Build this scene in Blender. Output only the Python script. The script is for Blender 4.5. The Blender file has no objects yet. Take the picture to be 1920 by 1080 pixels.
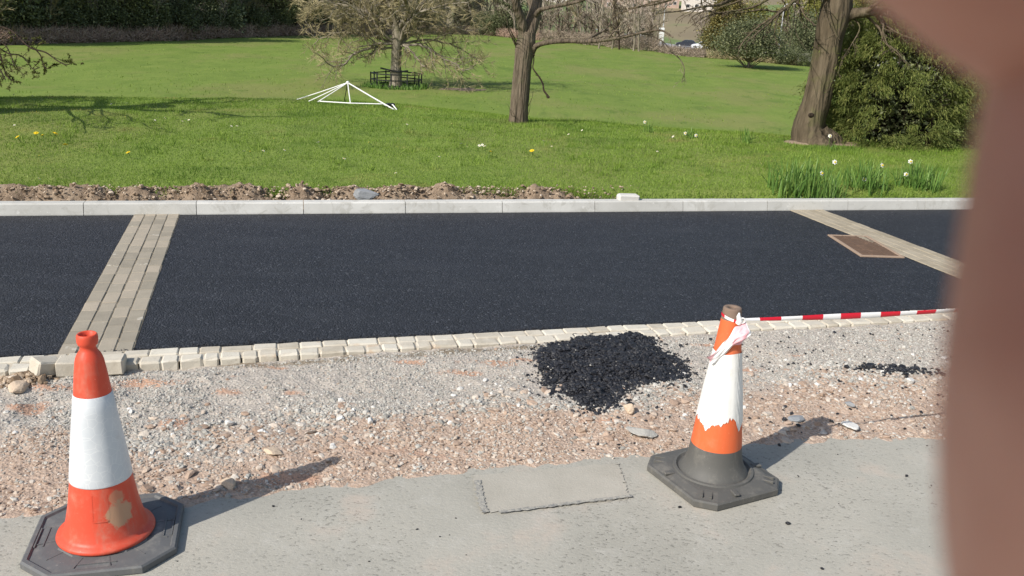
import bpy, math, random
import numpy as np
from mathutils import Matrix, Vector

# ---------------------------------------------------------------- camera, sky, sun, exposure
SC = bpy.context.scene
F_PX, PITCH, ROLL, CAM_H = 1700.0, 17.2, 2.6, 1.852
th, rl = math.radians(PITCH), math.radians(ROLL)
FWD = np.array([0, math.cos(th), -math.sin(th)])
_r0 = np.array([1.0, 0, 0]); _u0 = np.cross(_r0, FWD)
RGT = math.cos(rl) * _r0 + math.sin(rl) * _u0
UPV = -math.sin(rl) * _r0 + math.cos(rl) * _u0
EYE = np.array([0, 0, CAM_H])
cd = bpy.data.cameras.new('camera'); cam = bpy.data.objects.new('camera', cd)
SC.collection.objects.link(cam); SC.camera = cam
cam.matrix_world = Matrix(((RGT[0], UPV[0], -FWD[0], EYE[0]), (RGT[1], UPV[1], -FWD[1], EYE[1]), (RGT[2], UPV[2], -FWD[2], EYE[2]), (0, 0, 0, 1)))
cd.sensor_width = 36.0; cd.lens = 36.0 * F_PX / 1920.0
cd.clip_start = 0.005; cd.clip_end = 6000
cd.dof.use_dof = True; cd.dof.focus_distance = 7.0; cd.dof.aperture_fstop = 16.0

SUN_EL, SUN_AZ = 39.5, 223.0        # the sun stands behind the camera on the left
w = bpy.data.worlds.new('World'); SC.world = w; w.use_nodes = True
nt = w.node_tree; sky = nt.nodes.new('ShaderNodeTexSky'); sky.sky_type = 'NISHITA'; sky.sun_disc = False
sky.sun_elevation = math.radians(SUN_EL); sky.sun_rotation = math.radians(90 - SUN_AZ)
sky.air_density = 1.2; sky.dust_density = 1.5
nt.links.new(sky.outputs[0], nt.nodes['Background'].inputs[0]); nt.nodes['Background'].inputs[1].default_value = 0.115
sl = bpy.data.lights.new('sun', 'SUN'); sl.energy = 4.6; sl.angle = math.radians(0.55); sl.color = (1, 0.955, 0.89)
so = bpy.data.objects.new('sun', sl); SC.collection.objects.link(so)
_sd = Vector((math.cos(math.radians(SUN_AZ)) * math.cos(math.radians(SUN_EL)), math.sin(math.radians(SUN_AZ)) * math.cos(math.radians(SUN_EL)), math.sin(math.radians(SUN_EL))))
so.rotation_euler = _sd.to_track_quat('Z', 'Y').to_euler(); so.location = (-20, -20, 30)
SC.view_settings.view_transform = 'Standard'; SC.view_settings.look = 'None'
SC.view_settings.exposure = 0.08; SC.view_settings.gamma = 1.0; SC.view_settings.use_curve_mapping = False
SC.cycles.max_bounces = 5; SC.cycles.diffuse_bounces = 3; SC.cycles.glossy_bounces = 2; SC.cycles.transparent_max_bounces = 4

rng = np.random.default_rng(7); random.seed(7)

# ---------------------------------------------------------------- helpers
def at(x, y, z=0.0):
    """point of the place at height z seen at photo pixel (x, y)"""
    d = F_PX * FWD + (x - 960) * RGT + (540 - y) * UPV
    return EYE + d * ((z - CAM_H) / d[2])
def atY(x, y, Y):
    d = F_PX * FWD + (x - 960) * RGT + (540 - y) * UPV
    return EYE + d * (Y / d[1])

def tag(o, label=None, cat=None, group=None, kind=None):
    if label: o['label'] = label
    if cat: o['category'] = cat
    if group: o['group'] = group
    if kind: o['kind'] = kind
    return o
def link(o, parent=None):
    SC.collection.objects.link(o)
    if parent is not None: o.parent = parent
    return o
def empty(name, loc=(0, 0, 0), rz=0):
    o = bpy.data.objects.new(name, None); o.location = loc; o.rotation_euler = (0, 0, rz); o.empty_display_size = 0.2
    return link(o)
def mesh_obj(name, V, F, mats, parent=None, smooth=False, midx=None, loc=None):
    V = np.asarray(V, dtype=np.float32)
    Fs = F if isinstance(F, list) else [F]
    Fs = [np.asarray(f, dtype=np.int32) for f in Fs if len(f)]
    me = bpy.data.meshes.new(name)
    if loc is not None: V = V - np.asarray(loc, dtype=np.float32)
    me.vertices.add(len(V)); me.vertices.foreach_set('co', V.ravel())
    nl = sum(f.size for f in Fs); npol = sum(len(f) for f in Fs)
    me.loops.add(nl); me.loops.foreach_set('vertex_index', np.concatenate([f.ravel() for f in Fs]))
    st = []; c = 0
    for f in Fs:
        k = f.shape[1]; st.append(c + np.arange(len(f)) * k); c += f.size
    me.polygons.add(npol); me.polygons.foreach_set('loop_start', np.concatenate(st).astype(np.int32))
    if not isinstance(mats, (list, tuple)): mats = [mats]
    for m in mats: me.materials.append(m)
    if midx is not None: me.polygons.foreach_set('material_index', np.asarray(midx, dtype=np.int32))
    me.update(calc_edges=True); me.validate()
    me.polygons.foreach_set('use_smooth', np.full(len(me.polygons), smooth, dtype=bool))
    o = bpy.data.objects.new(name, me)
    if loc is not None: o.location = loc
    return link(o, parent)
class MB:
    def __init__(s): s.V = []; s.F = {}; s.n = 0; s.M = {}
    def add(s, V, F, mi=0):
        V = np.asarray(V, float); F = np.asarray(F, int)
        if not len(F): return
        k = F.shape[1]; s.F.setdefault(k, []).append(F + s.n); s.M.setdefault(k, []).append(np.full(len(F), mi) if np.isscalar(mi) else np.asarray(mi)); s.V.append(V); s.n += len(V)
    def build(s, name, mats, parent=None, smooth=False, loc=None):
        ks = sorted(s.F)
        return mesh_obj(name, np.concatenate(s.V), [np.concatenate(s.F[k]) for k in ks], mats, parent, smooth, np.concatenate([np.concatenate(s.M[k]) for k in ks]), loc)
def rmat(az, tilt, spin):
    """rotation matrices: spin about z, tilt from z, turn to azimuth"""
    az, tilt, spin = np.broadcast_arrays(az, tilt, spin)
    ca, sa, ct, st, cs, ss = np.cos(az), np.sin(az), np.cos(tilt), np.sin(tilt), np.cos(spin), np.sin(spin)
    z = np.zeros_like(ca); o = np.ones_like(ca)
    A = np.stack([np.stack([ca, -sa, z], -1), np.stack([sa, ca, z], -1), np.stack([z, z, o], -1)], -2)
    B = np.stack([np.stack([ct, z, st], -1), np.stack([z, o, z], -1), np.stack([-st, z, ct], -1)], -2)
    C = np.stack([np.stack([cs, -ss, z], -1), np.stack([ss, cs, z], -1), np.stack([z, z, o], -1)], -2)
    return A @ B @ C
def scatter(mb, tv, tf, pos, R, scale, mi=0):
    pos = np.asarray(pos); n = len(pos)
    if n == 0: return
    sc = np.asarray(scale, float)
    if sc.ndim == 0: sc = np.full((n, 3), sc)
    elif sc.ndim == 1: sc = np.repeat(sc[:, None], 3, 1)
    V = tv[None] * sc[:, None, :]
    V = np.einsum('nij,nkj->nki', R, V) + pos[:, None, :]
    F = tf[None] + (np.arange(n) * len(tv))[:, None, None]
    mb.add(V.reshape(-1, 3), F.reshape(-1, tf.shape[1]), mi)
def hsh(ix, iy, s=0):
    h = (ix.astype(np.int64) * 374761393 + iy.astype(np.int64) * 668265263 + s * 1442695041) & 0xffffffff
    h = ((h ^ (h >> 13)) * 1274126177) & 0xffffffff
    return ((h ^ (h >> 16)) & 0xffff) / 65535.0
def vn(x, y, s=0):
    x = np.asarray(x, float); y = np.asarray(y, float)
    ix, iy = np.floor(x), np.floor(y); fx, fy = x - ix, y - iy
    fx = fx * fx * (3 - 2 * fx); fy = fy * fy * (3 - 2 * fy)
    a, b, c, d = hsh(ix, iy, s), hsh(ix + 1, iy, s), hsh(ix, iy + 1, s), hsh(ix + 1, iy + 1, s)
    return (a * (1 - fx) + b * fx) * (1 - fy) + (c * (1 - fx) + d * fx) * fy
def fbm(x, y, s=0, o=4):
    t = 0; a = .5; n = 0
    for i in range(o):
        t = t + a * vn(x * 2 ** i, y * 2 ** i, s + i); n += a; a *= .5
    return t / n          # 0..1
def frame_of(d):
    d = d / (np.linalg.norm(d) + 1e-12); a = np.array([0, 0, 1.0]) if abs(d[2]) < .9 else np.array([1.0, 0, 0])
    u = np.cross(a, d); u /= np.linalg.norm(u); return u, np.cross(d, u)
def tube(mb, pts, rad, k=6, mi=0, cap=True, lump=0.0, flare=None):
    pts = np.asarray(pts, float); n = len(pts)
    rad = np.full(n, rad) if np.isscalar(rad) else np.asarray(rad, float)
    tg = np.gradient(pts, axis=0); V = []
    u, v = frame_of(tg[0]); a = np.arange(k) * 2 * math.pi / k
    for i in range(n):
        t = tg[i] / (np.linalg.norm(tg[i]) + 1e-12)
        u = u - t * (u @ t); u /= (np.linalg.norm(u) + 1e-12); v = np.cross(t, u)
        r = rad[i] * (1 + lump * (rng.random(k) - .5)) if lump else np.full(k, rad[i])
        if flare is not None: r = r * flare(i / (n - 1), a)
        V.append(pts[i] + np.outer(np.cos(a) * r, u) + np.outer(np.sin(a) * r, v))
    V = np.concatenate(V); j = np.arange(k); j2 = (j + 1) % k
    F = np.concatenate([np.stack([i * k + j, i * k + j2, (i + 1) * k + j2, (i + 1) * k + j], 1) for i in range(n - 1)])
    mb.add(V, F, mi)
    if cap:
        for b, s in ((0, -1), (n - 1, 1)):
            c = np.concatenate([V[b * k:(b + 1) * k], [pts[b]]])
            f = np.stack([j, j2, np.full(k, k)], 1); mb.add(c, f if s > 0 else f[:, ::-1], mi)
def smoothpath(pts, n):
    """Catmull-Rom through pts, n samples per leg"""
    P = np.asarray(pts, float)
    P = np.vstack([2 * P[0] - P[1], P, 2 * P[-1] - P[-2]]); out = []
    for i in range(1, len(P) - 2):
        for t in np.linspace(0, 1, n, endpoint=False):
            out.append(.5 * ((2 * P[i]) + (P[i + 1] - P[i - 1]) * t + (2 * P[i - 1] - 5 * P[i] + 4 * P[i + 1] - P[i + 2]) * t * t + (3 * P[i] - P[i - 1] - 3 * P[i + 1] + P[i + 2]) * t ** 3))
    out.append(P[-2]); return np.array(out)
def lathe(mb, prof, k=48, mi=0, c=(0, 0, 0), fn=None):
    a = np.arange(k) * 2 * math.pi / k; V = []
    for r, z in prof: V.append(np.stack([c[0] + r * np.cos(a), c[1] + r * np.sin(a), np.full(k, c[2] + z)], 1))
    V = np.concatenate(V)
    if fn: V = fn(V)
    j = np.arange(k); j2 = (j + 1) % k
    mb.add(V, np.concatenate([np.stack([i * k + j, i * k + j2, (i + 1) * k + j2, (i + 1) * k + j], 1) for i in range(len(prof) - 1)]), mi)
def box(mb, lo, hi, M=None, o=(0, 0, 0), mi=0, bev=0.0, jit=0.0):
    """box, with its edges chamfered when bev > 0"""
    lo, hi = np.array(lo, float), np.array(hi, float)
    if bev <= 0:
        V = np.array([[x, y, z] for z in (lo[2], hi[2]) for y in (lo[1], hi[1]) for x in (lo[0], hi[0])])
        F = [[0, 2, 3, 1], [4, 5, 7, 6], [0, 1, 5, 4], [2, 6, 7, 3], [0, 4, 6, 2], [1, 3, 7, 5]]; F3 = []
    else:
        V = []; idx = {}
        for z in (0, 1):
            for y in (0, 1):
                for x in (0, 1):
                    c = np.array([(lo, hi)[x][0], (lo, hi)[y][1], (lo, hi)[z][2]]); s = np.array([1 - 2 * x, 1 - 2 * y, 1 - 2 * z]) * bev
                    for ax in range(3):
                        v = c + s; v[ax] = c[ax]; idx[(x, y, z, ax)] = len(V); V.append(v)
        V = np.array(V) + (rng.random((24, 3)) - .5) * jit
        F = []; F3 = []
        for ax in range(3):
            o1, o2 = [q for q in range(3) if q != ax]
            for s in (0, 1):
                q = []
                for a, b in ((0, 0), (1, 0), (1, 1), (0, 1)):
                    t = [0, 0, 0]; t[ax] = s; t[o1] = a; t[o2] = b; q.append(idx[(*t, ax)])
                F.append(q if (s == 1) ^ (ax == 1) else q[::-1])
            for a in (0, 1):
                for b in (0, 1):
                    t0 = [0, 0, 0]; t0[o1] = a; t0[o2] = b; t1 = list(t0); t1[ax] = 1
                    q = [idx[(*t0, o1)], idx[(*t1, o1)], idx[(*t1, o2)], idx[(*t0, o2)]]
                    F.append(q if (a ^ b) ^ (ax == 1) else q[::-1])
        for x in (0, 1):
            for y in (0, 1):
                for z in (0, 1):
                    q = [idx[(x, y, z, 0)], idx[(x, y, z, 1)], idx[(x, y, z, 2)]]; F3.append(q if (x + y + z) % 2 else q[::-1])
    if M is not None: V = V @ np.asarray(M).T
    V = V + np.asarray(o)
    mb.add(V, F, mi)
    if F3:
        # same vertices again for the corner triangles keeps the arrays simple
        mb.add(V, F3, mi)
def rz3(a): return np.array([[math.cos(a), -math.sin(a), 0], [math.sin(a), math.cos(a), 0], [0, 0, 1]])
def grid(nx, ny):
    i, j = np.meshgrid(np.arange(ny - 1), np.arange(nx - 1), indexing='ij'); a = (i * nx + j).ravel()
    return np.stack([a, a + 1, a + nx + 1, a + nx], 1)

# ---------------------------------------------------------------- materials
class NT:
    def __init__(s, name):
        s.m = bpy.data.materials.new(name); s.m.use_nodes = True; s.t = s.m.node_tree; s.b = s.t.nodes['Principled BSDF']
        s.geo = s.t.nodes.new('ShaderNodeNewGeometry'); s.tc = s.t.nodes.new('ShaderNodeTexCoord')
    def n(s, typ, **kw):
        x = s.t.nodes.new(typ)
        for k, v in kw.items(): setattr(x, k, v)
        return x
    def l(s, a, b): s.t.links.new(a, b)
    def vec(s, coord='Object', stretch=None):
        v = s.geo.outputs['Position'] if coord == 'World' else s.tc.outputs[coord]
        if stretch is not None:
            m = s.n('ShaderNodeMapping'); m.inputs['Scale'].default_value = stretch; s.l(v, m.inputs['Vector']); v = m.outputs[0]
        return v
    def noise(s, scale, detail=5, rough=.6, coord='Object', stretch=None, dist=0):
        x = s.n('ShaderNodeTexNoise'); x.inputs['Scale'].default_value = scale; x.inputs['Detail'].default_value = detail; x.inputs['Roughness'].default_value = rough; x.inputs['Distortion'].default_value = dist
        s.l(s.vec(coord, stretch), x.inputs['Vector']); return x.outputs['Fac']
    def voro(s, scale, coord='Object', feature='F1', out='Distance', stretch=None):
        x = s.n('ShaderNodeTexVoronoi', feature=feature); x.inputs['Scale'].default_value = scale
        s.l(s.vec(coord, stretch), x.inputs['Vector']); return x.outputs[out]
    def ramp(s, fac, stops, interp='LINEAR'):
        x = s.n('ShaderNodeValToRGB'); x.color_ramp.interpolation = interp; e = x.color_ramp.elements
        while len(e) < len(stops): e.new(.5)
        for q, (p, c) in zip(e, stops):
            q.position = p; q.color = (*c, 1) if len(c) == 3 else c
        s.l(fac, x.inputs['Fac']); return x.outputs['Color']
    def step(s, fac, a, b):
        x = s.n('ShaderNodeMapRange'); x.interpolation_type = 'SMOOTHSTEP'; x.inputs['From Min'].default_value = a; x.inputs['From Max'].default_value = b
        s.l(fac, x.inputs['Value']); return x.outputs['Result']
    def math(s, op, a, b=None, clamp=False):
        x = s.n('ShaderNodeMath', operation=op); x.use_clamp = clamp
        for i, q in enumerate((a, b)):
            if q is None: continue
            if isinstance(q, (int, float)): x.inputs[i].default_value = q
            else: s.l(q, x.inputs[i])
        return x.outputs[0]
    def mix(s, f, a, b, mode='MIX'):
        x = s.n('ShaderNodeMix', data_type='RGBA', blend_type=mode)
        for i, q in ((0, f), (6, a), (7, b)):
            if isinstance(q, (int, float)): x.inputs[i].default_value = q
            elif isinstance(q, tuple): x.inputs[i].default_value = (*q, 1) if len(q) == 3 else q
            else: s.l(q, x.inputs[i])
        return x.outputs[2]
    def bump(s, h, dist=.01, strength=1.0, prev=None):
        x = s.n('ShaderNodeBump'); x.inputs['Distance'].default_value = dist; x.inputs['Strength'].default_value = strength
        s.l(h, x.inputs['Height'])
        if prev is not None: s.l(prev, x.inputs['Normal'])
        return x.outputs[0]
    def dot(s, centre, radii, coord='Object'):
        """distance to a point measured in radii"""
        a = s.n('ShaderNodeVectorMath', operation='SUBTRACT'); a.inputs[1].default_value = centre; s.l(s.vec(coord), a.inputs[0])
        b = s.n('ShaderNodeVectorMath', operation='DIVIDE'); b.inputs[1].default_value = radii; s.l(a.outputs[0], b.inputs[0])
        c = s.n('ShaderNodeVectorMath', operation='LENGTH'); s.l(b.outputs[0], c.inputs[0]); return c.outputs['Value']
    def done(s, col=None, rough=.8, spec=.3, normal=None, sss=None):
        if col is not None:
            if isinstance(col, tuple): s.b.inputs['Base Color'].default_value = (*col, 1)
            else: s.l(col, s.b.inputs['Base Color'])
        if isinstance(rough, (int, float)): s.b.inputs['Roughness'].default_value = rough
        else: s.l(rough, s.b.inputs['Roughness'])
        s.b.inputs['Specular IOR Level'].default_value = spec
        if normal is not None: s.l(normal, s.b.inputs['Normal'])
        return s.m
def simple(name, stops, scale=6, detail=5, rough=.8, spec=.3, bump=0, bscale=40, island=0.0, coord='Object', stretch=None):
    t = NT(name); f = t.noise(scale, detail, coord=coord, stretch=stretch)
    if island:
        r = t.geo.outputs['Random Per Island']; f = t.math('ADD', t.math('MULTIPLY', f, 1 - island), t.math('MULTIPLY', r, island))
    c = t.ramp(f, stops); nm = t.bump(t.noise(bscale, 4, coord=coord, stretch=stretch), bump) if bump else None
    return t.done(c, rough, spec, nm)
def leafmat(name, stops, island=.75, scale=1.0, rough=.6, trans=.25, coord='Object'):
    t = NT(name); f = t.noise(scale, 3, coord=coord); r = t.geo.outputs['Random Per Island']
    f = t.math('ADD', t.math('MULTIPLY', f, 1 - island), t.math('MULTIPLY', r, island)); c = t.ramp(f, stops)
    m = t.done(c, rough, .25)
    if trans:
        tr = t.n('ShaderNodeBsdfTranslucent'); t.l(c, tr.inputs['Color']); mx = t.n('ShaderNodeMixShader'); mx.inputs[0].default_value = trans
        t.l(t.b.outputs[0], mx.inputs[1]); t.l(tr.outputs[0], mx.inputs[2]); t.l(mx.outputs[0], t.t.nodes['Material Output'].inputs['Surface'])
    return m

# asphalt: coarse new black surface
t = NT('new_asphalt'); v1 = t.voro(85, 'World'); v2 = t.voro(190, 'World'); n1 = t.noise(2.2, 4, coord='World', stretch=(.5, 1.6, 1)); n2 = t.noise(260, 2, coord='World')
rc = t.voro(85, 'World', out='Color'); sep = t.n('ShaderNodeSeparateColor'); t.l(rc, sep.inputs[0])
c = t.ramp(sep.outputs[0], [(0, (.009, .0098, .0135)), (.55, (.0145, .0158, .0215)), (.84, (.025, .027, .036)), (.975, (.046, .049, .06)), (1, (.10, .105, .118))])
c = t.mix(t.math('MULTIPLY', t.step(n1, .45, .8), .35), c, (.045, .048, .056))
sc1 = t.step(t.noise(5, 5, .75, coord='World', stretch=(.28, 5.0, 1)), .64, .74); c = t.mix(t.math('MULTIPLY', sc1, .30), c, (.12, .13, .15)); sc2 = t.math('MULTIPLY', t.step(t.noise(1.1, 6, .7, coord='World', stretch=(.5, 2.2, 1)), .52, .72), .30); c = t.mix(sc2, c, (.035, .038, .05)); rst = t.math('MULTIPLY', t.step(t.noise(17, 4, .8, coord='World', stretch=(.5, 1.5, 1)), .68, .74), .25); c = t.mix(rst, c, (.22, .22, .21))
h = t.math('ADD', t.math('MULTIPLY', v1, -1.0), t.math('MULTIPLY', v2, -.45))
M_ASPH = t.done(c, .62, .45, t.bump(n2, .002, .6, t.bump(h, .009, 1.0)))
M_TAR = simple('tarmac_crumb', [(0, (.006, .006, .008)), (.6, (.015, .015, .019)), (.9, (.035, .036, .042)), (1, (.08, .08, .085))], 60, rough=.5, spec=.5, island=.6, bump=.003, bscale=200)

# old pavement
t = NT('old_pavement'); n1 = t.noise(1.3, 6, .6, 'World'); n2 = t.noise(9, 5, .7, 'World'); v = t.voro(95, 'World'); g = t.noise(140, 3, .6, 'World')
c = t.ramp(n1, [(.3, (.325, .31, .265)), (.5, (.385, .367, .315)), (.7, (.435, .41, .35))])
c = t.mix(t.math('MULTIPLY', t.step(n2, .5, .75), .5), c, (.47, .45, .40))
g1 = t.noise(52, 4, .7, 'World', (1, 1.5, 1)); pit = t.math('MULTIPLY', t.step(g1, .575, .625), t.step(t.noise(1.8, 5, .6, 'World'), .32, .58)); c = t.mix(t.math('MULTIPLY', pit, .65), c, (.13, .125, .11))
lt = t.step(t.noise(110, 3, .7, 'World'), .60, .70); c = t.mix(t.math('MULTIPLY', lt, .5), c, (.62, .60, .55))
rosy = t.step(t.noise(2.6, 4, .6, 'World'), .54, .70); c = t.mix(t.math('MULTIPLY', rosy, .35), c, (.52, .40, .32))
M_PAVE = t.done(c, .9, .2, t.bump(g1, -.0035, .8))
t = NT('pavement_patch'); g = t.noise(90, 4, .7, 'World'); c = t.ramp(t.noise(6, 5, .6, 'World'), [(.3, (.37, .345, .29)), (.7, (.44, .41, .35))])
c = t.mix(t.math('MULTIPLY', t.step(g, .62, .72), .5), c, (.2, .18, .16)); M_PATCH = t.done(c, .9, .2, t.bump(g, .003, .7))
t = NT('seal_strip'); g = t.noise(70, 3, .6, 'World'); c = t.ramp(g, [(.35, (.22, .215, .205)), (.58, (.385, .365, .315))]); M_SEAL = t.done(c, .85, .25, t.bump(g, .006, .8))

# gravel ground
t = NT('gravel_ground'); n1 = t.noise(1.7, 6, .65, 'World'); n2 = t.noise(60, 4, .7, 'World'); v = t.voro(70, 'World'); nb = t.noise(3.1, 5, .7, 'World')
red = t.n('ShaderNodeAttribute'); red.attribute_name = 'red'
c = t.ramp(n2, [(.25, (.29, .27, .235)), (.5, (.45, .425, .375)), (.75, (.57, .54, .485))])
c2 = t.ramp(n2, [(.25, (.30, .215, .155)), (.5, (.47, .365, .285)), (.75, (.60, .50, .41))])
c = t.mix(red.outputs['Fac'], c, c2)
orange = t.n('ShaderNodeAttribute'); orange.attribute_name = 'sand'; c = t.mix(orange.outputs['Fac'], c, t.ramp(n2, [(.3, (.42, .25, .17)), (.7, (.58, .38, .27))]))
wet = t.n('ShaderNodeAttribute'); wet.attribute_name = 'damp'; c = t.mix(wet.outputs['Fac'], c, (.20, .155, .10))
M_GRAV = t.done(c, .95, .15, t.bump(n2, .008, .9, t.bump(v, .006, .7)))
def stone_mat(name, stops, rough=.9): return simple(name, stops, 25, 4, rough, .2, .003, 120, .8)
M_CHIP = stone_mat('grey_chips', [(0, (.22, .205, .18)), (.4, (.39, .375, .335)), (.75, (.50, .475, .425)), (1, (.62, .59, .53))])
M_RUB = stone_mat('red_rubble', [(0, (.28, .19, .135)), (.35, (.42, .31, .235)), (.6, (.50, .405, .32)), (.85, (.55, .49, .42)), (1, (.66, .61, .54))])
M_WST = stone_mat('white_stone', [(0, (.50, .48, .44)), (1, (.80, .78, .74))])
M_SLATE = stone_mat('slate_stone', [(0, (.17, .18, .19)), (1, (.34, .35, .36))])
M_TANST = stone_mat('tan_stone', [(0, (.48, .36, .25)), (1, (.66, .53, .40))])

M_KERB = None
t = NT('kerb_concrete'); n1 = t.noise(2.5, 6, .6, 'World'); n2 = t.noise(120, 3, .6, 'World'); n3 = t.noise(7, 6, .7, 'World', dist=1)
c = t.ramp(n1, [(.3, (.50, .49, .455)), (.7, (.66, .65, .61))]); c = t.mix(t.math('MULTIPLY', t.step(n3, .50, .64), .55), c, (.38, .365, .32))
c = t.mix(t.math('MULTIPLY', t.step(n2, .64, .72), .5), c, (.3, .3, .28)); oi = t.n('ShaderNodeObjectInfo'); c = t.mix(t.math('MULTIPLY', oi.outputs['Random'], .45), c, (.42, .41, .375)); c = t.mix(t.math('MULTIPLY', t.step(t.noise(16, 5, .75, 'World'), .60, .68), .5), c, (.74, .73, .69))
M_KERB = t.done(c, .85, .25, t.bump(n2, .002, .5))
t = NT('pale_setts'); r = t.geo.outputs['Random Per Island']; n1 = t.noise(14, 6, .65, 'World'); n2 = t.noise(150, 3, .6, 'World')
c = t.ramp(t.math('ADD', t.math('MULTIPLY', r, .45), t.math('MULTIPLY', n1, .6)), [(.2, (.42, .37, .29)), (.5, (.57, .52, .43)), (.8, (.64, .60, .51))])
c = t.mix(t.math('MULTIPLY', t.step(t.noise(6, 4, .6, 'World'), .60, .70), .45), c, (.50, .33, .20)); c = t.mix(t.math('MULTIPLY', t.step(n2, .62, .72), .3), c, (.28, .25, .2)); c = t.mix(t.math('MULTIPLY', t.step(t.noise(22, 5, .75, 'World'), .55, .7), .4), c, (.36, .31, .24))
M_SETT = t.done(c, .9, .2, t.bump(n2, .003, .6, t.bump(n1, .004, .5)))
t = NT('band_blocks'); r = t.geo.outputs['Random Per Island']; n1 = t.noise(7, 6, .65, 'World'); n2 = t.noise(130, 3, .6, 'World')
c = t.ramp(t.math('ADD', t.math('MULTIPLY', r, .5), t.math('MULTIPLY', n1, .55)), [(.2, (.265, .235, .185)), (.5, (.345, .305, .24)), (.8, (.42, .36, .28)), (.95, (.46, .35, .25))])
c = t.mix(t.math('MULTIPLY', t.step(t.noise(4.5, 5, .7, 'World'), .62, .68), .6), c, (.60, .56, .48)); c = t.mix(t.math('MULTIPLY', t.step(n2, .6, .7), .35), c, (.17, .15, .12))
M_BAND = t.done(c, .9, .2, t.bump(n2, .003, .6))
t = NT('dusty_band_blocks'); n1 = t.noise(7, 6, .65, 'World'); c = t.ramp(t.math('ADD', t.math('MULTIPLY', t.geo.outputs['Random Per Island'], .2), t.math('MULTIPLY', n1, .8)), [(.25, (.27, .23, .165)), (.5, (.36, .31, .23)), (.75, (.43, .375, .285))]); c = t.mix(t.math('MULTIPLY', t.step(t.noise(12, 5, .7, 'World', (1, 3, 1)), .62, .70), .5), c, (.58, .53, .44))
M_BAND2 = t.done(c, .9, .2, t.bump(t.noise(90, 4, .7, 'World'), .004, .6))
M_JOINT = simple('joint_sand', [(.3, (.13, .11, .08)), (.7, (.28, .24, .18))], 30, rough=.95, coord='World')
M_JOINT3 = simple('dusty_joint', [(.3, (.27, .23, .17)), (.7, (.38, .33, .25))], 30, rough=.95, coord='World')
M_JOINT2 = simple('mortar_bed', [(.3, (.40, .35, .27)), (.7, (.58, .52, .43))], 30, rough=.95, coord='World', bump=.004, bscale=90)
t = NT('bare_soil'); n1 = t.noise(6, 6, .7, 'World'); n2 = t.noise(45, 5, .7, 'World')
c = t.ramp(n1, [(.3, (.13, .09, .058)), (.5, (.30, .22, .15)), (.7, (.50, .40, .29))]); c = t.mix(.4, c, t.ramp(n2, [(.3, (.10, .065, .042)), (.7, (.46, .36, .27))]))
M_SOIL = t.done(c, .95, .15, t.bump(n2, .02, 1))
M_CLOD = stone_mat('soil_clods', [(0, (.09, .06, .038)), (.4, (.27, .195, .13)), (.75, (.46, .36, .26)), (1, (.66, .58, .49))])

# lawn and field
t = NT('grass_field'); geo = t.vec('World')
n1 = t.noise(.10, 6, .65, 'World', (1.4, .7, 1)); n2 = t.noise(.9, 6, .7, 'World', (.6, .35, 1)); n3 = t.noise(14, 4, .7, 'World')
c = t.ramp(n2, [(.25, (.112, .182, .03)), (.5, (.17, .24, .046)), (.75, (.232, .285, .066))])
c = t.mix(t.math('MULTIPLY', t.step(n1, .45, .62), .75), c, (.255, .235, .09))
c = t.mix(t.math('MULTIPLY', t.step(t.noise(.9, 6, .75, 'World', (.55, .28, 1)), .55, .66), .6), c, (.06, .125, .02))
c = t.mix(.4, c, t.ramp(n3, [(.3, (.085, .14, .022)), (.7, (.22, .27, .07))]))
far = t.n('ShaderNodeSeparateXYZ'); t.l(geo, far.inputs[0]); hill = t.step(far.outputs[1], 150, 190); hc = t.ramp(t.noise(.012, 4, .5, 'World'), [(.38, (.21, .17, .115)), (.47, (.25, .21, .13)), (.52, (.15, .21, .075)), (.62, (.19, .23, .10))]); c = t.mix(hill, c, hc)
M_FIELD = t.done(c, .9, .12, t.bump(n3, .03, .7, t.bump(n2, .25, .5)))
t = NT('grass_blades'); f = t.math('ADD', t.math('MULTIPLY', t.noise(.9, 5, .65, 'World'), .55), t.math('MULTIPLY', t.geo.outputs['Random Per Island'], .45))
c = t.ramp(f, [(.15, (.075, .145, .015)), (.4, (.165, .265, .032)), (.65, (.255, .36, .06)), (.9, (.45, .49, .17))])
c = t.mix(t.math('MULTIPLY', t.step(t.noise(1.1, 6, .7, 'World'), .54, .68), .7), c, (.36, .31, .12)); c = t.mix(t.math('MULTIPLY', t.step(t.noise(.55, 4, .6, 'World', (1, 2, 1)), .54, .64), .6), c, (.07, .155, .016))
M_BLADE = t.done(c, .6, .25); tr = t.n('ShaderNodeBsdfTranslucent'); t.l(c, tr.inputs['Color']); mx = t.n('ShaderNodeMixShader'); mx.inputs[0].default_value = .28
t.l(t.b.outputs[0], mx.inputs[1]); t.l(tr.outputs[0], mx.inputs[2]); t.l(mx.outputs[0], t.t.nodes['Material Output'].inputs['Surface'])
M_DAFL = leafmat('daffodil_leaves', [(0, (.08, .17, .035)), (.6, (.16, .28, .06)), (1, (.30, .42, .11))], .8, 1, .45, .25)
M_PETW = leafmat('white_petals', [(0, (.78, .77, .70)), (1, (.88, .87, .82))], .5, 1, .6, .2)
M_PETY = leafmat('yellow_petals', [(0, (.80, .55, .01)), (1, (.88, .68, .03))], .5, 1, .6, .2)
M_STEM = leafmat('flower_stem', [(0, (.09, .17, .03)), (1, (.14, .22, .05))], .5, 1, .6, .2)

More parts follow.
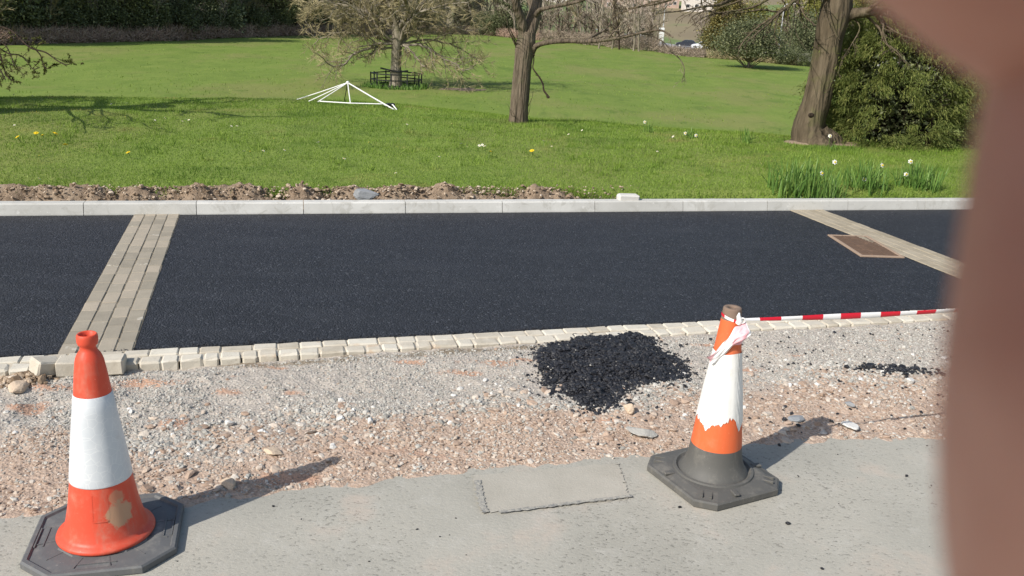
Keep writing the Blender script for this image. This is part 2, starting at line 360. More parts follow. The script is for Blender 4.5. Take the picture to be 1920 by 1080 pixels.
def bark(name, a, b, moss=None, sc=9):
    t = NT(name); n1 = t.noise(sc, 6, .7, 'World', (1, 1, .16)); n2 = t.noise(3, 4, .6, 'World'); v = t.voro(sc * 3, 'World', stretch=(1, 1, .14))
    c = t.ramp(n1, [(.3, a), (.7, b)])
    if moss: c = t.mix(t.math('MULTIPLY', t.step(n2, .5, .68), .6), c, moss)
    return t.done(c, .9, .15, t.bump(v, .035, .9, t.bump(n1, .035, 1)))
M_BARK = bark('brown_bark', (.05, .038, .026), (.22, .175, .128), (.145, .135, .08))
M_BARK2 = bark('mossy_bark', (.05, .038, .024), (.175, .138, .092), (.115, .115, .045), 6)
M_BARKG = bark('grey_bark', (.15, .125, .09), (.34, .30, .235), (.17, .16, .09), 5)
M_BARKD = bark('dark_bark', (.02, .015, .011), (.07, .05, .035))
M_TWIG = leafmat('olive_twigs', [(0, (.16, .13, .065)), (.5, (.31, .26, .14)), (1, (.47, .40, .23))], .8, 1, .85, 0)
M_TWIGB = leafmat('brown_twigs', [(0, (.15, .115, .085)), (.5, (.27, .215, .16)), (1, (.44, .36, .27))], .8, 1, .85, 0)
M_TWIGP = leafmat('greyish_twigs', [(0, (.22, .18, .145)), (.5, (.36, .30, .24)), (1, (.52, .45, .37))], .8, 1, .85, 0)
M_TWIGR = leafmat('dark_twigs', [(0, (.05, .037, .028)), (1, (.15, .11, .08))], .8, 1, .85, 0)
M_IVY = leafmat('ivy_leaves', [(0, (.10, .12, .06)), (.5, (.21, .235, .12)), (1, (.46, .46, .26))], .7, .35, .5, .15)
M_IVY2 = leafmat('olive_leaves', [(0, (.12, .13, .055)), (.5, (.25, .255, .11)), (1, (.46, .44, .21))], .7, .35, .5, .15)
M_EVER = leafmat('evergreen_leaves', [(0, (.06, .075, .038)), (.5, (.14, .16, .08)), (1, (.30, .30, .15))], .75, .5, .5, .15)
M_CONIF = leafmat('golden_conifer_leaves', [(0, (.10, .09, .03)), (.5, (.21, .18, .06)), (1, (.34, .28, .10))], .75, .5, .6, .15)
M_SHRB = leafmat('dark_shrub_leaves', [(0, (.06, .075, .035)), (.5, (.13, .15, .07)), (1, (.28, .29, .15))], .7, .35, .5, .15)
M_YEW = leafmat('conifer_sprays', [(0, (.06, .09, .022)), (.42, (.155, .195, .05)), (.7, (.29, .31, .09)), (.95, (.42, .38, .15))], .5, 3.2, .6, .2, 'World')
M_SPRING = leafmat('spring_leaves', [(0, (.13, .14, .03)), (1, (.29, .27, .07))], .7, .5, .6, .25)
M_BRAM = leafmat('bramble_stems', [(0, (.22, .14, .105)), (.5, (.40, .27, .20)), (1, (.56, .44, .33))], .7, .3, .85, 0, 'World')
M_BUD = leafmat('young_leaves', [(0, (.06, .07, .015)), (1, (.16, .17, .04))], .8, 1, .6, .25)

# made things
def plastic(name, col, rough, spec=.4, dirt=.35, dcol=(.34, .27, .19), marks=()):
    t = NT(name); n1 = t.noise(9, 6, .7); n2 = t.noise(60, 4, .7); base = t.mix(t.math('MULTIPLY', t.noise(4, 3), .35), col, tuple(min(1, q * 1.25 + .02) for q in col))
    c = t.mix(t.math('MULTIPLY', t.step(n1, .5, .78), dirt), base, dcol); c = t.mix(t.math('MULTIPLY', t.step(t.noise(26, 5, .75, stretch=(1, 1, .12)), .52, .72), dirt * .8), c, tuple(q * .7 for q in dcol)); c = t.mix(t.math('MULTIPLY', t.step(n2, .66, .74), dirt), c, tuple(min(1, q * 1.5) for q in dcol))
    for cen, rad, mc, amt in marks:
        d = t.math('ADD', t.dot(cen, rad), t.math('MULTIPLY', t.math('SUBTRACT', t.noise(28, 5, .7), .5), 1.5)); c = t.mix(t.math('MULTIPLY', t.math('SUBTRACT', 1.0, t.step(d, .75, 1.05)), amt), c, mc)
    return t.done(c, rough, spec, t.bump(n2, .0012, .5))
M_RUBBER = plastic('worn_black_rubber', (.115, .117, .118), .6, .4, .7, (.27, .26, .235))
M_RUBBERG = plastic('grey_worn_rubber', (.095, .092, .084), .6, .4, .6, (.25, .23, .195))
M_TIP = plastic('scuffed_cone_tip', (.20, .14, .105), .8, .2, .7, (.30, .26, .21))
M_RUST = plastic('rusty_iron', (.12, .075, .05), .85, .3, .7, (.27, .16, .10))
M_RUSTL = plastic('pale_rusty_frame', (.33, .24, .175), .9, .2, .6, (.45, .34, .26))
M_BLKMET = plastic('black_painted_metal', (.012, .014, .015), .5, .4, .2, (.05, .05, .05))
M_WHMET = plastic('white_painted_metal', (.76, .76, .74), .45, .4, .12, (.5, .48, .42))
M_GALV = plastic('pale_grey_metal', (.55, .56, .56), .5, .4, .15)
t = NT('white_tape'); M_TAPEW = t.done((.84, .82, .80), .35, .5, t.bump(t.noise(90, 3), .001, .6))
t = NT('red_tape'); M_TAPER = t.done((.62, .012, .03), .35, .5, t.bump(t.noise(90, 3), .001, .6))
t = NT('faded_pink_tape'); M_TAPEP = t.done(t.ramp(t.noise(30, 3), [(.3, (.66, .30, .34)), (.7, (.80, .50, .52))]), .4, .4)
M_CARW = simple('white_car_paint', [(0, (.74, .75, .76)), (1, (.80, .81, .82))], 1, rough=.25, spec=.5)
M_CARD = simple('dark_car_paint', [(0, (.03, .035, .05)), (1, (.04, .045, .06))], 1, rough=.25, spec=.5)
M_GLASS = simple('dark_glass', [(0, (.02, .025, .03)), (1, (.03, .035, .04))], 1, rough=.1, spec=.8)
M_TYRE = simple('tyre_rubber', [(0, (.02, .02, .02)), (1, (.03, .03, .03))], 5, rough=.8)
M_LAMP = simple('car_lamp', [(0, (.6, .6, .6)), (1, (.7, .7, .7))], 5, rough=.2)
M_REND = simple('pale_render', [(.3, (.62, .56, .50)), (.7, (.74, .69, .63))], 1.2, rough=.9)
M_PINKW = simple('pinkish_wall', [(.3, (.46, .33, .27)), (.7, (.56, .42, .35))], 1.2, rough=.9)
M_ROOF = simple('slate_roof', [(.3, (.16, .15, .15)), (.7, (.25, .22, .21))], 3, rough=.8, bump=.03, bscale=8)
M_ROOFR = simple('brown_tile_roof', [(.3, (.22, .13, .10)), (.7, (.32, .2, .15))], 3, rough=.8, bump=.03, bscale=8)
M_WFR = simple('window_frame_white', [(0, (.7, .7, .7)), (1, (.78, .78, .78))], 1, rough=.5)
M_FARROAD = simple('far_tarmac', [(.3, (.26, .26, .27)), (.7, (.36, .36, .37))], .5, rough=.9, coord='World')
M_WALLS = simple('stone_wall', [(.3, (.30, .28, .26)), (.7, (.44, .42, .40))], 3, rough=.9, bump=.05, bscale=5)
M_WOODF = simple('dark_boards', [(.3, (.07, .055, .045)), (.7, (.13, .10, .085))], 2, rough=.9)
t = NT('skin'); n1 = t.noise(900, 4, .6); n2 = t.noise(60, 4, .6)
M_SKIN = t.done(t.ramp(t.noise(26, 3, .5), [(.32, (.36, .135, .095)), (.66, (.74, .43, .34))]), .55, .3, t.bump(n1, .0003, .5))
M_SKIN.node_tree.nodes['Principled BSDF'].inputs['Subsurface Weight'].default_value = .25
M_SKIN.node_tree.nodes['Principled BSDF'].inputs['Subsurface Radius'].default_value = (.003, .001, .0006)
M_NAIL = simple('nail', [(0, (.55, .33, .28)), (1, (.62, .4, .34))], 50, rough=.3)
M_PHONE = simple('black_phone_shell', [(0, (.02, .02, .022)), (1, (.03, .03, .032))], 20, rough=.3, spec=.5)

# ---------------------------------------------------------------- layout lines of the road
K0 = at(0, 404)[:2]; K1 = at(1815, 392)[:2]; kd = (K1 - K0) / np.linalg.norm(K1 - K0); kn = np.array([-kd[1], kd[0]])
E0 = at(0, 694)[:2]; E1 = at(1790, 596)[:2]; ed = (E1 - E0) / np.linalg.norm(E1 - E0); en = np.array([-ed[1], ed[0]])
I0 = E0 + en * .185     # inner line of the block edging
def sk(x, y): return (x - K0[0]) * kn[0] + (y - K0[1]) * kn[1]
def se(x, y): return (x - E0[0]) * en[0] + (y - E0[1]) * en[1]
AP = [at(x, y, -.045)[:2] for x, y in ((-900, 1000), (-400, 990), (0, 968), (200, 955), (340, 943), (520, 922), (700, 900), (880, 880), (1050, 868), (1200, 858), (1330, 842), (1420, 832), (1600, 822), (1775, 824), (2100, 815), (2600, 800))]
AP = np.array(AP)
def apY(x): return np.interp(x, AP[:, 0], AP[:, 1])
CR = np.array([at(x, y, .13)[:2] for x, y in ((-600, 186), (0, 189), (550, 189), (740, 203), (970, 230), (1300, 255), (1480, 266), (1800, 290), (2400, 330))])
def smst(t): t = np.clip(t, 0, 1); return t * t * (3 - 2 * t)
EDGE = np.array([at(x, y, -2.9)[:2] for x, y in ((-500, 108), (0, 86), (300, 78), (600, 67), (900, 66), (1100, 86), (1290, 108), (1480, 122), (1600, 130), (1900, 150), (2500, 185))])
def edgeY(x, y):
    """distance of the field's far hedge in the direction of (x, y)"""
    ang = np.arctan2(x, y); ea = np.arctan2(EDGE[:, 0], EDGE[:, 1]); er = np.hypot(EDGE[:, 0], EDGE[:, 1]); return np.interp(ang, ea, er)
def Zt(x, y):
    x = np.asarray(x, float); y = np.asarray(y, float)
    s = sk(x, y); z = .02 + .11 * smst((s - .16) / .30) + (fbm(x * 2.2, y * 2.2, 3) - .5) * .05 * smst((s - .2) / .5)
    cr = np.interp(x, CR[:, 0], CR[:, 1]); tt = np.maximum(y - cr, 0)
    z = z - 3.03 * (1 - np.exp(-(tt / 8.5) ** 2)) + (fbm(x * .12, y * .12, 9) - .5) * .35 * smst(tt / 20)
    r = np.hypot(x, y); er = edgeY(x, y); ang = np.arctan2(x, y)
    rightw = smst((ang + .02) / .16)
    dr = np.maximum(r - er - 2, 0)
    z = z - rightw * 1.75 * smst(dr / 75)
    z = z + rightw * .085 * np.maximum(r - 255, 0) * (r < 3000) + (1 - rightw) * .075 * np.maximum(r - er - 45, 0)
    return z + (fbm(x * .01, y * .01, 31) - .5) * 9 * smst((r - 300) / 300)

# ---------------------------------------------------------------- ground sheets (the setting)
ys = np.concatenate([np.arange(0, 10, .07), np.geomspace(10, 2400, 240)]); us = np.linspace(-1, 1, 261)
us = np.sign(us) * np.abs(us) ** 1.25
rows = []
for q in ys:
    wd = 16 + q * 1.15
    px = us * wd; off = q + .17
    base = K0[None] + kd[None] * (px + 4.5)[:, None] + kn[None] * off
    rows.append(base)
XY = np.concatenate(rows); Z = Zt(XY[:, 0], XY[:, 1])
Z = Z - np.where(sk(XY[:, 0], XY[:, 1]) < .34, .05, 0)
field = mesh_obj('field', np.column_stack([XY, Z]), grid(len(us), len(ys)), M_FIELD, smooth=True); tag(field, kind='structure')

# the newly laid road
mb = MB(); L = np.linspace(-26, 30, 200); wob = .006
Kp = K0 + np.outer(L, kd) + kn * .0; Ip = I0 + np.outer(L * 1.0, ed) + en[None] * (rng.random(200)[:, None] - .5) * .012
V = np.concatenate([np.column_stack([Ip, np.full(200, -.004)]), np.column_stack([Kp, np.full(200, -.004)])])
mb.add(V, np.stack([np.arange(199), np.arange(1, 200), np.arange(201, 400), np.arange(200, 399)], 1))
tag(mb.build('asphalt_road', M_ASPH), kind='structure')
# ragged crumbs of the asphalt edge against the blocks
STN = []
_ico = None
def icos(sub=1):
    p = (1 + 5 ** .5) / 2
    v = np.array([[-1, p, 0], [1, p, 0], [-1, -p, 0], [1, -p, 0], [0, -1, p], [0, 1, p], [0, -1, -p], [0, 1, -p], [p, 0, -1], [p, 0, 1], [-p, 0, -1], [-p, 0, 1]]) / math.hypot(1, p)
    f = np.array([[0, 11, 5], [0, 5, 1], [0, 1, 7], [0, 7, 10], [0, 10, 11], [1, 5, 9], [5, 11, 4], [11, 10, 2], [10, 7, 6], [7, 1, 8], [3, 9, 4], [3, 4, 2], [3, 2, 6], [3, 6, 8], [3, 8, 9], [4, 9, 5], [2, 4, 11], [6, 2, 10], [8, 6, 7], [9, 8, 1]])
    for _ in range(sub - 1):
        d = {}; v = list(v); nf = []
        def m(a, b):
            k = (min(a, b), max(a, b))
            if k not in d: q = v[a] + v[b]; d[k] = len(v); v.append(q / np.linalg.norm(q))
            return d[k]
        for a, b, c in f:
            x, y, z = m(a, b), m(b, c), m(c, a); nf += [[a, x, z], [b, y, x], [c, z, y], [x, y, z]]
        v = np.array(v); f = np.array(nf)
    return v, f
IV, IF = icos(1); IV2, IF2 = icos(2); IV3, IF3 = icos(3)
for i in range(10):
    v = IV * (1 + (rng.random((12, 1)) - .5) * .55); v = v * np.array([1, rng.uniform(.65, 1), rng.uniform(.4, .7)]); STN.append(v)
def stones(mb, pos, size, mi=0, flat=1.0):
    pos = np.asarray(pos); pick = rng.integers(0, 10, len(pos))
    for k in range(10):
        q = pick == k; m = q.sum()
        if m:
            R = rmat(rng.random(m) * 6.28, rng.normal(0, .35, m), rng.random(m) * 6.28); s = size[q][:, None] * np.array([1, 1, flat]) * rng.uniform(.8, 1.2, (m, 3)); scatter(mb, STN[k], IF, pos[q], R, s, mi)
mb = MB(); n = 2600; l = rng.uniform(-1.5, 9, n); off = np.abs(rng.normal(0, .022, n)) - .008; p = I0 + np.outer(l, ed) + en[None] * off[:, None]
stones(mb, np.column_stack([p, np.full(n, .0)]), rng.uniform(.003, .008, n))
tag(mb.build('asphalt_edge_crumbs', M_TAR), 'black asphalt crumbs along the road edge beside the pale blocks', 'asphalt crumbs', kind='stuff')

# old pavement in the foreground, one sheet reaching far behind the camera
xs = np.concatenate([np.linspace(-40, -3.2, 20), np.linspace(-3, 4, 220), np.linspace(4.2, 40, 20)]); ny = 12
V = []
for k in range(ny):
    f = (k / (ny - 1)) ** 2.2; yy = apY(xs) + .16 + (fbm(xs * 6, xs * 0, 5) - .5) * .05; yy = yy - f * (yy + 40)
    if k == 0: V.append(np.column_stack([xs, yy, np.full(len(xs), -.14)])); yy = yy - .14
    V.append(np.column_stack([xs, yy, np.full(len(xs), -.045)]))
tag(mesh_obj('pavement', np.concatenate(V), grid(len(xs), ny + 1)[:, ::-1], M_PAVE), kind='structure')
# worn repair patch with dark sealed joints
def quadsheet(name, px, z, m, jag=.006, n_=30):
    P = [at(x, y, z)[:2] for x, y in px]; V = []
    for v in np.linspace(0, 1, n_):
        for u in np.linspace(0, 1, n_):
            q = (P[0] * (1 - u) + P[1] * u) * (1 - v) + (P[3] * (1 - u) + P[2] * u) * v; ed_ = u in (0, 1) or v in (0, 1)
            q = q + (rng.random(2) - .5) * (jag if ed_ else 0); V.append([q[0], q[1], z])
    return mesh_obj(name, V, grid(n_, n_), m)
tag(quadsheet('pavement_repair', ((905, 962), (1180, 934), (1160, 868), (886, 892)), -.041, M_PATCH, .016, 34), kind='structure')
def stripsheet(name, px, wd, z, m):
    P = smoothpath([[*at(x, y, z)[:2], z] for x, y in px], 12); tg = np.gradient(P, axis=0); tg /= np.linalg.norm(tg, axis=1)[:, None]; nr = np.stack([-tg[:, 1], tg[:, 0], tg[:, 2] * 0], 1); n_ = len(P)
    w1 = (wd * (.6 + .8 * rng.random(n_)))[:, None]; w2 = (wd * (.6 + .8 * rng.random(n_)))[:, None]; V = np.concatenate([P - nr * w1 / 2, P + nr * w2 / 2]); j = np.arange(n_ - 1)
    return mesh_obj(name, V, np.stack([j, j + 1, j + 1 + n_, j + n_], 1), m)
tag(stripsheet('sealed_joint', ((895, 900), (899, 925), (906, 950), (912, 960)), .030, -.037, M_SEAL), kind='structure')
tag(stripsheet('sealed_joint', ((935, 959), (1000, 952), (1060, 944), (1120, 937), (1185, 929)), .018, -.037, M_SEAL), kind='structure')

# gravel strip between the block edging and the pavement
def Zg(x, y):
    e = se(x, y); a = y - apY(x); f = np.clip(a / (a - e + 1e-6), 0, 1)     # 0 at pavement, 1 at edging
    ze = np.interp(x, [-1.9, -1.15, -.7, 3], [-.052, -.034, -.020, -.018]); z = -.043 * (1 - f) + f * ze + (fbm(x * 3, y * 3, 11) - .5) * .05 * np.clip(np.minimum(f, 1 - f) * 5, 0, 1) + (fbm(x * 22, y * 22, 12, 3) - .5) * .014 + (fbm(x * 5.0, y * 5.0, 14, 3) - .5) * .012
    z = z - np.clip((.0 + (fbm(x * 9, y * 3, 15, 3) - .5) * .10 - a) / .05, 0, 1) * .02
    return z + np.where(x < -1.5, (fbm(x * 7, y * 7, 17) - .4) * .05 * np.clip(f * 3 - 1.2, 0, 1), 0)
xs = np.concatenate([np.linspace(-14, -3.2, 60), np.arange(-3.15, 3.6, .013), np.linspace(3.7, 16, 60)]); ny = 130
tt = np.linspace(0, 1, ny); X = np.tile(xs, ny)
ylo = apY(xs) - .10; yhi = E0[1] + (xs - E0[0]) * ed[1] / ed[0] + .03
Y = (ylo[None] + (yhi - ylo)[None] * tt[:, None]).ravel()
gr = mesh_obj('gravel_ground', np.column_stack([X, Y, Zg(X, Y)]), grid(len(xs), ny), M_GRAV, smooth=True); tag(gr, kind='structure')
fr = np.repeat(tt, len(xs))
def redness(x, y):
    a = (y - apY(x)); wdt = (E0[1] + (x - E0[0]) * ed[1] / ed[0]) - apY(x); f = a / wdt
    return smst((.56 - f + (fbm(x * 1.6, y * 2.6, 21) - .5) * .9) / .34)
rd = redness(X, Y)
SANDS = [(at(x, y, -.07), rx, ry) for x, y, rx, ry in ((60, 775, .11, .07), (270, 725, .17, .06), (440, 718, .08, .02), (545, 745, .05, .05), (760, 693, .14, .02), (930, 695, .13, .045), (975, 690, .09, .03), (520, 700, .12, .03), (430, 745, .08, .04), (860, 712, .12, .03), (1120, 800, .10, .03), (330, 800, .07, .05), (1400, 705, .08, .03), (90, 735, .12, .03), (1655, 652, .10, .02), (1490, 683, .05, .02), (1320, 660, .08, .03), (640, 770, .05, .03), (730, 860, .2, .05), (200, 740, .10, .05), (560, 905, .15, .06))]
sand = np.zeros(len(X))
for c, rx, ry in SANDS: sand = np.maximum(sand, 1 - smst((np.hypot((X - c[0]) / rx, (Y - c[1]) / ry) + (fbm(X * 14, Y * 14, 23) - .5) * 2.6 - .40) / .75) * .85)
damp = np.maximum(1 - smst((np.abs(se(X, Y) + .05) + (fbm(X * 9, Y * 9, 25) - .5) * .10) / .05), 0) * smst((X + 1.6) / .3) * smst((1.0 - X) / .8) * .8
c = at(450, 690, -.07); damp = np.maximum(damp, .75 * (1 - smst((np.hypot((X - c[0]) / .16, (Y - c[1]) / .07) + (fbm(X * 16, Y * 16, 27) - .5) - .5) / .5)))
for nm, arr in (('red', rd), ('sand', sand), ('damp', damp)):
    at_ = gr.data.attributes.new(nm, 'FLOAT', 'POINT'); at_.data.foreach_set('value', arr.astype(np.float32))
def gpos(n, f0=0.0, f1=1.0, x0=-3.1, x1=3.4):
    x = rng.uniform(x0, x1, n); a = apY(x); b = E0[1] + (x - E0[0]) * ed[1] / ed[0]; y = a + (b - a) * rng.uniform(f0, f1, n); return x, y
chips = MB(); rub = MB()
x, y = gpos(84000, .0, .985); keep = rng.random(len(x)) > .0; r = redness(x, y)
inv = np.zeros(len(x))
for c, rx, ry in SANDS: inv = np.maximum(inv, (np.hypot((x - c[0]) / rx, (y - c[1]) / ry) < .55) * .9 - (rng.random(len(x)) < .3))
dens = fbm(x * 2.5, y * 2.5, 33); keep = (inv < .5) & (dens + rng.random(len(x)) * .5 > .62) & (rng.random(len(x)) < 1 - .55 * r * smst((.62 - fbm(x * 3, y * 4, 57)) / .2)); x, y, r = x[keep], y[keep], r[keep]
isr = rng.random(len(x)) < r * .85 + .03
sz = np.where(isr, rng.gamma(1.6, .0021, len(x)) + .0032, rng.gamma(2.2, .0011, len(x)) + .0028)
sz = np.where(~isr & (fbm(x * 2, y * 2, 41) > .5) & (r > .05), sz * 1.6, sz); sz = np.minimum(sz, .019)
pos = np.column_stack([x, y, Zg(x, y) + sz * .12]); stones(chips, pos[~isr], sz[~isr]); stones(rub, pos[isr], sz[isr], 0, .7)
n = 1500; x, y = gpos(n, .0, .6); sz = rng.gamma(2, .0042, n) + .007; k = fbm(x * 2, y * 2, 43) > .42; x, y, sz = x[k], y[k], np.minimum(sz[k], .03)
stones(rub, np.column_stack([x, y, Zg(x, y) + sz * .08]), sz, 0, .6)
n = 380; x, y = gpos(n, .22, .68); k = fbm(x * 2.2, y * 3, 47) > .5; x, y = x[k], y[k]; n = len(x); sz = rng.gamma(2, .0034, n) + .005; sz = np.minimum(sz, .021); wst = MB(); stones(wst, np.column_stack([x, y, Zg(x, y) + sz * .15]), sz)
tag(chips.build('grey_gravel', M_CHIP), 'fine grey stone chips spread below the block edging', 'gravel', kind='stuff')
tag(rub.build('red_rubble', M_RUB), 'reddish brown broken stone and grit along the pavement', 'rubble', kind='stuff')
tag(wst.build('white_gravel', M_WST), 'scattered whitish stones among the grey gravel', 'gravel', kind='stuff')

# tarmac heap spilled over the gravel
HP = np.array([at(x, y, -.06)[:2] for x, y in ((1000, 672), (1040, 655), (1080, 640), (1140, 638), (1210, 637), (1232, 650), (1228, 662), (1262, 676), (1290, 700), (1300, 708), (1275, 722), (1240, 732), (1200, 735), (1172, 748), (1166, 768), (1120, 786), (1085, 772), (1060, 752), (1020, 728), (1008, 700))])
def inpoly(x, y, P):
    ins = np.zeros(len(x), bool); dmin = np.full(len(x), 9.0); m = len(P)
    for i in range(m):
        a, b = P[i], P[(i + 1) % m]
        cnd = (a[1] > y) != (b[1] > y); xi = (b[0] - a[0]) * (y - a[1]) / (b[1] - a[1] + 1e-12) + a[0]; ins ^= cnd & (x < xi)
        d = b - a; tq = np.clip(((x - a[0]) * d[0] + (y - a[1]) * d[1]) / (d @ d), 0, 1); dmin = np.minimum(dmin, np.hypot(x - a[0] - d[0] * tq, y - a[1] - d[1] * tq))
    return ins, dmin
lo, hi = HP.min(0) - .1, HP.max(0) + .1; n = 26000
x = rng.uniform(lo[0], hi[0], n); y = rng.uniform(lo[1], hi[1], n); ins, dm = inpoly(x, y, HP); dm = dm + (fbm(x * 12, y * 12, 51) - .5) * .09
keep = (ins & (dm > .0)) | (~ins & (rng.random(n) < np.exp(-dm / .03) * .30)); x, y, dm, ins = x[keep], y[keep], dm[keep], ins[keep]
def hh(x, y, dm, ins): return np.where(ins, .030 * smst(dm / .18) + (fbm(x * 7, y * 7, 53) - .5) * .045 * smst(dm / .08), 0)
hz = Zg(x, y) + hh(x, y, dm, ins); sz = rng.gamma(1.6, .0026, len(x)) + .003
mb = MB(); stones(mb, np.column_stack([x, y, hz + sz * .2]), np.minimum(sz, .018)); q_ = rng.integers(0, len(x), 36); ws_ = rng.uniform(.003, .007, 36); stones(mb, np.column_stack([x, y, hz + .008])[q_], ws_, 1)
gx, gy = np.meshgrid(np.linspace(lo[0], hi[0], 90), np.linspace(lo[1], hi[1], 110)); gx, gy = gx.ravel(), gy.ravel(); ins, dm = inpoly(gx, gy, HP)
mb.add(np.column_stack([gx, gy, Zg(gx, gy) + np.where(ins, hh(gx, gy, dm, ins) - .004, -.03)]), grid(90, 110))
hp = mb.build('tarmac_heap', [M_TAR, M_CHIP]); tag(hp, 'heap of loose black tarmac spilled on the gravel beside the right cone', 'tarmac heap')
# crumbs spread about
mb = MB(); n = 520; x, y = gpos(n, .05, .95, .3, 3.3); sz = rng.gamma(2, .0018, n) + .003; stones(mb, np.column_stack([x, y, Zg(x, y) + sz * .6]), sz)
c = at(1680, 705, -.06); n = 260; x = c[0] + rng.normal(0, .13, n); y = c[1] + rng.normal(0, .035, n); sz = rng.gamma(2, .0022, n) + .004; stones(mb, np.column_stack([x, y, Zg(x, y) + sz * .6]), sz)
n = 55; x = rng.uniform(-2, 2.5, n); y = apY(x) - rng.uniform(.03, 1.1, n); sz = rng.gamma(2, .0013, n) + .002; stones(mb, np.column_stack([x, y, np.full(n, -.045) + sz * .4]), sz)
c = at(1700, 893, -.045); stones(mb, np.array([[c[0], c[1], -.042]]), np.array([.012]))
tag(mb.build('tarmac_crumbs', M_TAR), 'small black tarmac crumbs scattered over gravel and pavement', 'tarmac crumbs', kind='stuff')

# single stones one can point at
def rock(name, px, size, m, label, sc=(1, .8, .5), z=None, cat='stone', tilt=0.1, az=None, seed=0):
    p = at(*px, -.06 if z is None else z); r_ = np.random.default_rng(seed + 100)
    pn = r_.normal(size=(11, 3)); pn /= np.linalg.norm(pn, axis=1)[:, None]; pdist = r_.uniform(.55, .85, 11); dd_ = IV3 @ pn.T; rad_ = np.min(np.where(dd_ > .05, pdist[None] / np.maximum(dd_, .05), 1.15), axis=1)
    v = IV3 * np.minimum(rad_, 1.1)[:, None] * np.array(sc) * size * (1 + (r_.random((len(IV3), 1)) - .5) * .05)
    R = rmat(np.array([az if az is not None else r_.random() * 6]), np.array([tilt]), np.array([0.]))[0]; v = v @ R.T
    zz = (Zg(np.array([p[0]]), np.array([p[1]]))[0] if z is None else z)
    v[:, 2] -= v[:, 2].min() * .75
    o = mesh_obj(name, v, IF3, m); o.location = (p[0], p[1], zz); return tag(o, label, cat)
rock('stone', (1178, 784), .042, M_TANST, 'rounded tan stone at the lower tip of the tarmac heap', (1, .75, .55), seed=1)
rock('flat_stone', (1203, 822), .085, M_CHIP, 'flat greyish slab stone half buried between tarmac heap and right cone', (1, .75, .22), tilt=.16, az=.4, seed=2)
rock('stone', (1592, 806), .05, M_WST, 'large pale flat stone near the pavement edge right of the right cone', (1.2, .7, .4), seed=3)
rock('stone', (1590, 773), .03, M_SLATE, 'bluish grey stone on the rubble above the pale flat stones', (1.1, .7, .5), seed=4)
rock('stone', (1493, 797), .04, M_SLATE, 'grey stone at the tip of the right cone shadow', (1.1, .7, .4), seed=5)
rock('stone', (1703, 730), .028, M_WST, 'white stone just below the dark crumbs on the right', (1, .9, .8), seed=6)
rock('stone', (694, 805), .02, M_WST, 'small bright white stone in the middle of the gravel', (1, .9, .9), seed=7)
rock('stone', (513, 860), .045, M_TANST, 'flat tan stone in the red rubble left of the middle', (1.2, .8, .3), seed=8)
rock('stone', (432, 918), .04, M_TANST, 'pale angular stone next to the left cone shadow', (1, .8, .6), seed=9)
rock('stone', (430, 800), .026, M_WST, 'pale stone right of the left cone sleeve in grey gravel', (1, .9, .6), seed=12)
rock('stone', (38, 735), .075, M_TANST, 'flat tan slab lying below the block edging at the far left', (1, .7, .3), seed=13)
rock('slate_stone', (687, 374), .10, M_SLATE, 'dark grey slate lump lying on the soil behind the kerb', (1.2, .6, .7), z=.09, seed=10, az=.2, tilt=.2)

# ---------------------------------------------------------------- kerb of concrete units
def kerb_unit(i):
    a = K0 + kd * (joint0 + i * .915 + .003); ln = .909
    m = MB(); M = rz3(math.atan2(kd[1], kd[0])); h = .098
    prof = [(0, -.10), (0, .005), (.018, h - .012), (.030, h), (.118, h), (.125, h - .007), (.125, -.10)]
    n_ = 9; V = []
    for k in range(n_):
        xx = ln * k / (n_ - 1)
        for (yy, zz) in prof: V.append([xx, yy + (rng.random() - .5) * .0012, zz + (rng.random() - .5) * .0015])
    V = np.array(V) @ M.T + np.array([a[0], a[1], 0]); kk = len(prof); F = []
    for k in range(n_ - 1):
        for j in range(kk - 1): F.append([k * kk + j, (k + 1) * kk + j, (k + 1) * kk + j + 1, k * kk + j + 1])
    m.add(V, np.array(F)); m.add(V[:kk], np.array([list(range(kk))])[:, ::-1]); m.add(V[-kk:], np.array([list(range(kk))]))
    o = m.build('kerb_stone', M_KERB, loc=(a[0], a[1], 0))
    names = 'first second third fourth fifth sixth seventh eighth ninth tenth eleventh twelfth thirteenth'.split(); k_ = i - 3
    lb = ('pale concrete kerb stone, ' + names[k_] + ' from the left edge of the photo') if 0 <= k_ < 13 else 'pale concrete kerb stone of the straight kerb outside the photo'
    return tag(o, lb, 'kerb stone', 'concrete kerb stones along the far side of the road')
joint0 = float((at(155, 405)[:2] - K0) @ kd) - .915 * 4
for i in range(0, 16): kerb_unit(i)

# ---------------------------------------------------------------- block paving
def block_course(mb, p0, d, nrm, l0, l1, w0, w1, lens, ztop=0.0, h=.085, gap=.006, bev=.006, jit=.004, zj=.004):
    a = math.atan2(d[1], d[0]); l = l0
    while l < l1:
        ln = rng.choice(lens) * rng.uniform(.93, 1.07); c = p0 + d * l + nrm * w0
        M = rz3(a + rng.normal(0, .008)); z = ztop + (rng.random() - .5) * zj
        box(mb, (gap / 2, gap / 2, -h), (ln - gap / 2, w1 - w0 - gap / 2, 0), M, (c[0], c[1], z), 0, bev, jit); l += ln
B0 = float((at(120, 700)[:2] - E0) @ ed); 
mb = MB(); block_course(mb, E0, ed, en, -5, 9.5, 0.0, .095, [.09, .105, .12, .145], 0, .085, .004, .010, .008); block_course(mb, E0, ed, en, -5.03, 9.5, .095, .183, [.11, .13, .16], .002, .085, .004, .007, .005)
tag(mb.build('block_edging', M_SETT), kind='structure')
mb = MB(); c0 = E0 + en * .01 + ed * -5; c1 = E0 + en * .01 + ed * 9.5
V = [[*c0, -.010], [*c1, -.010], [*(c1 + en * .18), -.005], [*(c0 + en * .18), -.005]]; mb.add(V, [[0, 1, 2, 3]]); tag(mb.build('edging_bed', M_JOINT2), kind='structure')
